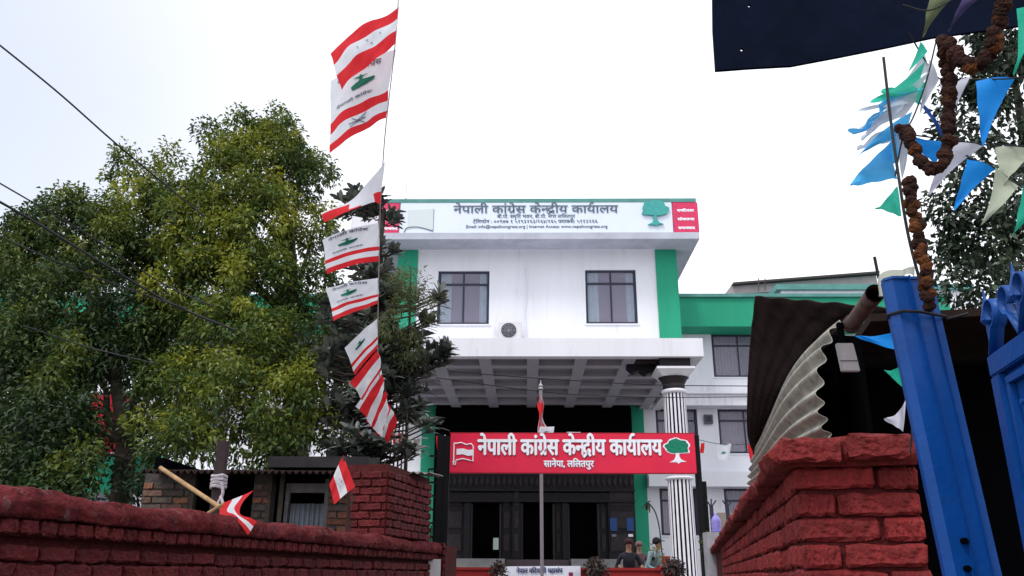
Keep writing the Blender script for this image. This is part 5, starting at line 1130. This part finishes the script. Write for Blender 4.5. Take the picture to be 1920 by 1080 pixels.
pennants(s4, [([(1735, 140, 1.9), (1712, 190, 1.9), (1608, 207, 1.9)], M_pwl, 'pale pennant'), ([(1730, 118, 1.9), (1722, 170, 1.9), (1630, 190, 1.9)], M_pgl, 'green pennant'), ([(1722, 160, 1.9), (1650, 200, 1.88), (1593, 250, 1.9)], M_pbl, 'bright blue pennant'), ([(1720, 180, 1.91), (1690, 225, 1.91), (1610, 240, 1.92)], M_pwl, 'pale pennant'),
    ([(1712, 205, 1.9), (1690, 255, 1.9), (1602, 297, 1.9)], M_pbl, 'bright blue pennant'), ([(1722, 80, 1.9), (1738, 95, 1.9), (1700, 135, 1.9)], M_pgl, 'green pennant'), ([(1670, 262, 1.88), (1678, 340, 1.88), (1592, 346, 1.9)], M_pbl, 'pale blue pennant'), ([(1676, 255, 1.9), (1684, 300, 1.9), (1620, 330, 1.91)], M_pbl, 'pale blue pennant'), ([(1680, 350, 1.86), (1688, 404, 1.86), (1638, 392, 1.88)], M_pgl, 'torn green pennant'), ([(1675, 245, 1.88), (1702, 250, 1.88), (1688, 345, 1.88)], M_pwl, 'pale pennant'), ([(1705, 165, 1.92), (1690, 210, 1.9), (1612, 262, 1.92)], M_pwl, 'pale pennant'), ([(1704, 225, 1.92), (1680, 262, 1.9), (1604, 280, 1.92)], M_pwl, 'pale pennant'), ([(1740, 150, 1.93), (1720, 200, 1.93), (1650, 170, 1.95)], M_pgl, 'backlit green pennant'), ([(1728, 100, 1.93), (1742, 130, 1.93), (1680, 165, 1.95)], M_pwl, 'pale pennant'), ([(1740, 110, 1.92), (1758, 150, 1.92), (1722, 215, 1.94)], M_pw, 'white pennant')], 2)
s5 = string('bunting', [(1690, 600, 1.95), (1698, 640, 1.95), (1704, 690, 1.95), (1708, 780, 1.95), (1704, 850, 1.95)], 'pennants hanging in the shadow left of the blue post')
pennants(s5, [([(1690, 618, 1.98), (1700, 662, 1.98), (1602, 630, 2.0)], M_pb, 'blue pennant'), ([(1692, 683, 1.98), (1702, 735, 1.98), (1655, 694, 2.0)], M_pg, 'green pennant'), ([(1697, 748, 1.98), (1690, 808, 1.98), (1655, 786, 2.0)], M_pw, 'white pennant')], 2)
s6 = string('bunting', [(1690, 10, 1.7), (1740, 20, 1.7), (1800, -10, 1.7)], 'dark pennants against the navy board overhead')
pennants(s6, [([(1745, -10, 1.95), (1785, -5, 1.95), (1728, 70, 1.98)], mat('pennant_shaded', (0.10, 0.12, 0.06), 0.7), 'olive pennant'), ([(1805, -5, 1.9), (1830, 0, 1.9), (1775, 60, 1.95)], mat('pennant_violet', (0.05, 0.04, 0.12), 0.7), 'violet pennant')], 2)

# ------------------------------------------------------------------ marigold garlands
def flower_mesh(seed, m_):
    r = random.Random(seed); bm = bmesh.new(); bmesh.ops.create_icosphere(bm, subdivisions=3, radius=1)
    for v in bm.verts: v.co *= .85 + .32 * r.random()
    me = bpy.data.meshes.new('marigold'); bm.to_mesh(me); bm.free(); me.materials.append(m_); return me
FLM = [flower_mesh(i, M_mari if i % 2 else M_marid) for i in range(6)]; FLD = [flower_mesh(10 + i, M_marid) for i in range(3)]
def garland(path, label, r=.016, dark=False):
    P = [at(*q) for q in path]; root = empty('garland', P[0], label, 'garland', 'dried marigold garlands round the blue gate post'); S = through(P, 10)
    MB().tube(S, r * .45, 6).build('cord', M_marid, root)
    dist = 0; last = S[0]; step = r * .32; acc = step
    for i in range(1, len(S)):
        seg = (S[i] - S[i - 1]).length; k = 0
        while acc <= seg:
            q = S[i - 1].lerp(S[i], acc / seg); ob = bpy.data.objects.new('marigold', random.choice(FLD if dark and random.random() < .7 else FLM)); j = r * .42
            ob.location = q + V((random.uniform(-j, j), random.uniform(-j, j), random.uniform(-j, j))) - wloc(root); s = r * random.uniform(.5, .72); ob.scale = (s, s, s); ob.rotation_euler = (random.uniform(0, 3), random.uniform(0, 3), 0); C.objects.link(ob); ob.parent = root; acc += step
        acc -= seg
garland([(1885, -40, 1.65), (1872, 40, 1.68), (1855, 95, 1.7), (1820, 122, 1.72), (1790, 108, 1.75), (1768, 82, 1.8)], 'brown garland looping down from the top edge at the upper right', .0235, True)
garland([(1768, 70, 1.8), (1775, 120, 1.8), (1776, 180, 1.8), (1775, 250, 1.8), (1768, 300, 1.8), (1742, 318, 1.8), (1718, 295, 1.82), (1700, 262, 1.84), (1690, 240, 1.86)], 'dark garland hanging straight then hooking left in a J shape', .0205, True)
garland([(1698, 335, 1.76), (1710, 400, 1.75), (1722, 460, 1.74), (1732, 520, 1.73), (1738, 580, 1.735)], 'brown garland tied down along the head of the blue gate post', .0185)

# ------------------------------------------------------------------ cables
def cable(pts, r, label, group='overhead cables'):
    tag(MB().tube(through([at(*q) for q in pts], 8), r, 5).build('cable', M_wire), label, 'cable', group)
cable([(-40, 55, 8), (100, 168, 8.6), (210, 265, 9.2), (300, 340, 9.8), (380, 405, 10.0)], .012, 'thick cable from the top left edge crossing the sky into the tree')
cable([(-40, 322, 8), (60, 380, 8.5), (170, 445, 9), (300, 530, 9.6), (400, 575, 9.6)], .009, 'upper thin cable entering at the left edge, passing in front of the trees')
cable([(-40, 358, 8), (70, 420, 8.4), (200, 500, 8.8), (320, 570, 9.2), (440, 620, 9.3)], .015, 'thick cable at the left edge just below the upper thin one')
cable([(-40, 425, 8), (90, 485, 8.3), (220, 535, 8.8), (350, 580, 9.0)], .009, 'lowest thin cable at the left edge')
cable([(40, 610, 9), (160, 650, 9.2), (290, 682, 9.2)], .008, 'faint cable in front of the dark tree crown')
cable([(842, 696, 16), (960, 706, 16.5), (1100, 715, 17), (1235, 722, 17.5), (1410, 724, 18)], .010, 'upper cable crossing in front of the porch ceiling')
cable([(815, 708, 16), (960, 728, 16.5), (1080, 740, 17), (1240, 745, 17.5), (1410, 744, 18)], .009, 'lower cable crossing in front of the porch ceiling')

# ------------------------------------------------------------------ people on the terrace
def person(label, cx, cy, zf, H, face, jacket, lower, arms, head_m=M_hair, cap=None, lean=0.10):
    "one continuous skin-modifier body; face = heading angle (0 looks to -Y)"
    root = empty('person', (cx, cy, zf), label, 'person'); h = H / 1.7
    fx, fy = math.sin(face), -math.cos(face); sx, sy = math.cos(face), math.sin(face)
    def p(s, f, z): return (cx + (sx * s + fx * f) * h, cy + (sy * s + fy * f) * h, zf + z * h)
    J = {'pelvis': (0, 0, .92, .125), 'waist': (0, .01, 1.08, .125), 'chest': (0, .03 + lean * .5, 1.26, .145), 'upch': (0, .03 + lean * .8, 1.38, .115), 'neck': (0, .04 + lean, 1.47, .052), 'chin': (0, .06 + lean, 1.53, .055), 'face': (0, .055 + lean, 1.60, .078), 'crown': (0, .045 + lean, 1.665, .062)}
    for s, k in ((-1, 'l'), (1, 'r')):
        J['hip' + k] = (.09 * s, 0, .86, .088); J['knee' + k] = (.10 * s, .02, .48, .060); J['ank' + k] = (.10 * s, -.01, .09, .040); J['toe' + k] = (.11 * s, .14, .035, .034)
        J['sh' + k] = (.175 * s, .02 + lean * .7, 1.37, .058); (ex, ef, ez), (hx_, hf, hz2) = arms[k]
        J['el' + k] = (ex * s, ef, ez, .043); J['wr' + k] = (hx_ * s, hf, hz2, .030); J['ha' + k] = (hx_ * s * .98, hf + .06, hz2 - .015, .032)
    E = [('pelvis', 'waist'), ('waist', 'chest'), ('chest', 'upch'), ('upch', 'neck'), ('neck', 'chin'), ('chin', 'face'), ('face', 'crown')]
    for k in 'lr': E += [('pelvis', 'hip' + k), ('hip' + k, 'knee' + k), ('knee' + k, 'ank' + k), ('ank' + k, 'toe' + k), ('upch', 'sh' + k), ('sh' + k, 'el' + k), ('el' + k, 'wr' + k), ('wr' + k, 'ha' + k)]
    names = list(J); off = wloc(root); me = bpy.data.meshes.new('body')
    me.from_pydata([V(p(*J[n][:3])) - off for n in names], [(names.index(a_), names.index(b_)) for a_, b_ in E], [])
    o_ = bpy.data.objects.new('body', me); C.objects.link(o_); sm = o_.modifiers.new('skin', 'SKIN'); sm.use_smooth_shade = True
    for i, n in enumerate(names): r = J[n][3] * h; me.skin_vertices[0].data[i].radius = (r, r); me.skin_vertices[0].data[i].use_root = n == 'pelvis'
    o_.modifiers.new('sub', 'SUBSURF').levels = 1; bpy.context.view_layer.update()
    m2 = bpy.data.meshes.new_from_object(o_.evaluated_get(bpy.context.evaluated_depsgraph_get())); bpy.data.objects.remove(o_)
    for m_ in (jacket, lower, M_skin, M_black): m2.materials.append(m_)
    wrs = [V(p(*J['ha' + k][:3])) - off for k in 'lr']
    for f in m2.polygons:
        c = f.center; z = c.z / h
        f.material_index = 2 if z > 1.46 or any((c - q).length < .065 * h for q in wrs) else (3 if z < .10 else (1 if z < .86 and min((c - q).length for q in wrs) > .3 else 0)); f.use_smooth = True
    bd = bpy.data.objects.new('body', m2); C.objects.link(bd); bd.parent = root
    hc = V(p(0, .045 + lean, 1.615))
    hm = MB()
    for k in range(1): hm.lathe(hc, [(.088 * h, -.03 * h), (.098 * h, .02 * h), (.088 * h, .07 * h), (.05 * h, .105 * h), (.01, .115 * h)], 14)
    hm.v = [tuple(V(q) + V((-fx * .022, -fy * .022, 0)) * h) for q in hm.v]
    hm.build('cap' if cap else 'hair', cap or head_m, root, True)
    if cap: q = V(p(0, .045 + lean + .09, 1.64)); MB().obox(q - V((sx, sy, 0)) * .06 - V((fx, fy, 0)) * .02, V((sx, sy, 0)) * .12, V((fx, fy, 0)) * .08, V((0, 0, .015))).build('cap_peak', cap, root)
    nq = V(p(0, .055 + lean + .082, 1.585)); MB().hexa([nq + V((-.012, 0, -.02)), nq + V((.012, 0, -.02)), nq + V((.012, .03, -.02)), nq + V((-.012, .03, -.02)), nq + V((-.005, .012, .03)), nq + V((.005, .012, .03)), nq + V((.005, .03, .03)), nq + V((-.005, .03, .03))]).build('nose', M_skin, root)
    for k in 'lr':   # fingers over the wall
        s = -1 if k == 'l' else 1; b0 = V(p(*J['ha' + k][:3]))
        fm = MB()
        for q in range(4): st = b0 + V((sx, sy, 0)) * (q - 1.5) * .018; fm.tube([st, st + V((fx, fy, 0)) * .05 + V((0, 0, -.005)), st + V((fx, fy, 0)) * (.075 - .006 * abs(q - 1.5)) + V((0, 0, -.03))], [.009, .008, .006], 6)
        st = b0 - V((sx, sy, 0)) * .03 * s; fm.tube([st, st + V((fx, fy, 0)) * .035 - V((sx, sy, 0)) * .02 * s], [.010, .007], 6); fm.build('fingers', M_skin, root, True)
    return root
ztop_w = zr
YPn = YR + .62
def pz(py, Y): return AZ(1190, py, Y)
headz = pz(1012, YPn)
zf = headz - 1.70
hand = (ztop_w + .04 - zf)
person('person in dark jacket and dark cap leaning on the low red wall', AX(1176, 1040, YPn), YPn, zf, 1.70, -.05, M_jackd, M_trous, {'l': ((.27, .06, 1.12), (.22, .42, hand)), 'r': ((.27, .06, 1.12), (.24, .42, hand))}, cap=mat('cap_dark', (0.03, 0.012, 0.016), 0.8))
Y2 = YPn + .25; h2 = pz(1010, Y2); person('person in pale blue jacket and black cap bending over the wall by the plant', AX(1213, 1040, Y2), Y2, h2 - 1.66, 1.66, .9, M_jackl, M_trous, {'l': ((.25, .12, 1.12), (.16, .36, 1.02)), 'r': ((.25, .12, 1.12), (.18, .34, 1.04))}, cap=mat('cap_black', (0.012, 0.012, 0.015), 0.8), lean=.20)
Y3 = YPn + .9; h3 = pz(1017, Y3); person('person with maroon scarf mostly hidden between the two at the wall', AX(1195, 1040, Y3), Y3, h3 - 1.55, 1.55, 0, M_maroon, M_trous, {'l': ((.22, .02, 1.1), (.2, .2, .95)), 'r': ((.22, .02, 1.1), (.2, .2, .95))}, cap=mat('maroon_scarf', (0.14, 0.09, 0.09), 0.9))
# planters on the low wall
Gp = 'carved dark planters along the low wall'
for px, lb in ((932, 'round dark shrub ball at the left end of the white banner'), (1115, 'dark curly planter on the low red wall right of the banner'), (1262, 'dark curly planter at the foot of the striped column')):
    c = at(px, 1074, YR - .3); rr = 21 * (YR - .3) / 1632 * (1.0 if px != 932 else .7)
    pr = empty('planter', (c.x, c.y, 0), lb, 'planter', Gp)
    MB().lathe((c.x, c.y, 0), [(.14, 0), (.2, .3), (.17, .8), (.2, c.z - .15)], 14).build('pot', M_woodl, pr)
    foliage('foliage', [(np.array(c), np.array([0, 0, 1.]), rr * 1.0, .5)] * 3, 330, .075, M_shrub, pr, tonevar=.15, wr=.6)
# potted plants
pq = at(1246, 1049, YR + .5)
pp = empty('potted_plant', (pq.x, pq.y, 0), 'potted plant with one tall bent stalk beside the pale jacketed person', 'plant')
MB().lathe((pq.x, pq.y, pq.z - .12), [(.07, 0), (.095, .16), (.105, .18), (.08, .19)], 14).build('pot', M_clay, pp)
MB().box((pq.x - .18, pq.y - .15, .62), (pq.x + .18, pq.y + .15, pq.z - .122)).build('stand', M_rwall, pp)
st = through([at(1238, 1030, YR + .5), at(1234, 990, YR + .5), at(1226, 960, YR + .5), at(1213, 942, YR + .5)], 6)
MB().tube([at(1240, 1045, YR + .5)] + st, .014, 6).build('stalk', mat('dark_stalk', (0.03, 0.04, 0.03), 0.7), pp)
cl = np.array(at(1213, 940, YR + .5)); n = 9; A2 = RS.normal(size=(n, 3)); A2[:, 2] -= .3
leaf_mesh('leaf', np.repeat(cl[None], n, 0), A2, np.tile([0, 0, 1.], (n, 1)), np.full(n, .20), np.full(n, .05), np.full(n, .4), LEAF_C, pp, droop=.3, segs=4)
foliage('foliage', [(np.array(at(1226, 1038, YR + .5)), np.array([0, 0, 1.]), .18, .8), (np.array(at(1234, 1046, YR + .5)), np.array([0, 0, 1.]), .14, .8)], 90, .09, LEAF_Y, pp, tonevar=.1, wr=.4)

# ------------------------------------------------------------------ coat-rack like stand, jug, box at the right
YQ = 12.0
cr1 = empty('forked_stand', at(1331, 1010, YQ).xy.to_3d(), 'dark forked metal stand behind the far end of the right wall', 'stand')
for i, px in enumerate((1331, 1361)):
    zt_ = at(px, 948, YQ); bm_ = MB().tube([V((zt_.x, YQ, 0)), zt_], .028, 8)
    bm_.build('post', M_frame, cr1)
    for dx_, dz_ in ((-9, 10), (0, 13), (9, 10)): q = at(px + dx_, 948 - dz_, YQ); MB().tube([zt_ - V((0, 0, .02)), q], .010, 6).build('prong', M_frame, cr1)
jg = at(1340, 978, 11.6); jr = empty('water_jug', (jg.x, jg.y, 0), 'purple tinted plastic water jug behind the right wall', 'jug')
MB().lathe(jg - V((0, 0, .14)), [(.06, 0), (.066, .02), (.058, .05), (.068, .08), (.060, .10), (.068, .13), (.060, .17), (.035, .21), (.020, .225), (.020, .25)], 16).build('bottle', mat('jug_violet', (0.25, 0.22, 0.60), 0.25, 0.2, 10), jr, True)
MB().box((jg.x - .16, jg.y - .1, 0), (jg.x + .16, jg.y + .16, jg.z - .141)).build('stand', mat('stand_grey', (0.36, 0.36, 0.40), 0.8, 0.2, 5), jr)
bq = at(1362, 972, 12.2); tag(MB().box((bq.x - .14, bq.y, 0), (bq.x + .16, bq.y + .3, bq.z + .08)).build('cardboard_box', mat('cardboard', (0.30, 0.25, 0.22), 0.9, 0.1, 5), bevel=.005), 'grey brown box beside the water jug', 'box')
foliage_root = empty('small_shrub', at(1330, 1020, 12.6).xy.to_3d(), 'small green shrub behind the black gate leaf at the right wall end', 'shrub')
c = np.array(at(1330, 1024, 12.6)); MB().tube([V((c[0], c[1], 0)), V(c)], .02, 5).build('stem', M_bark, foliage_root)
foliage('foliage', [(c, np.array([0, 0, 1.]), .16, .5)] * 2, 200, .06, LEAF_B, foliage_root)
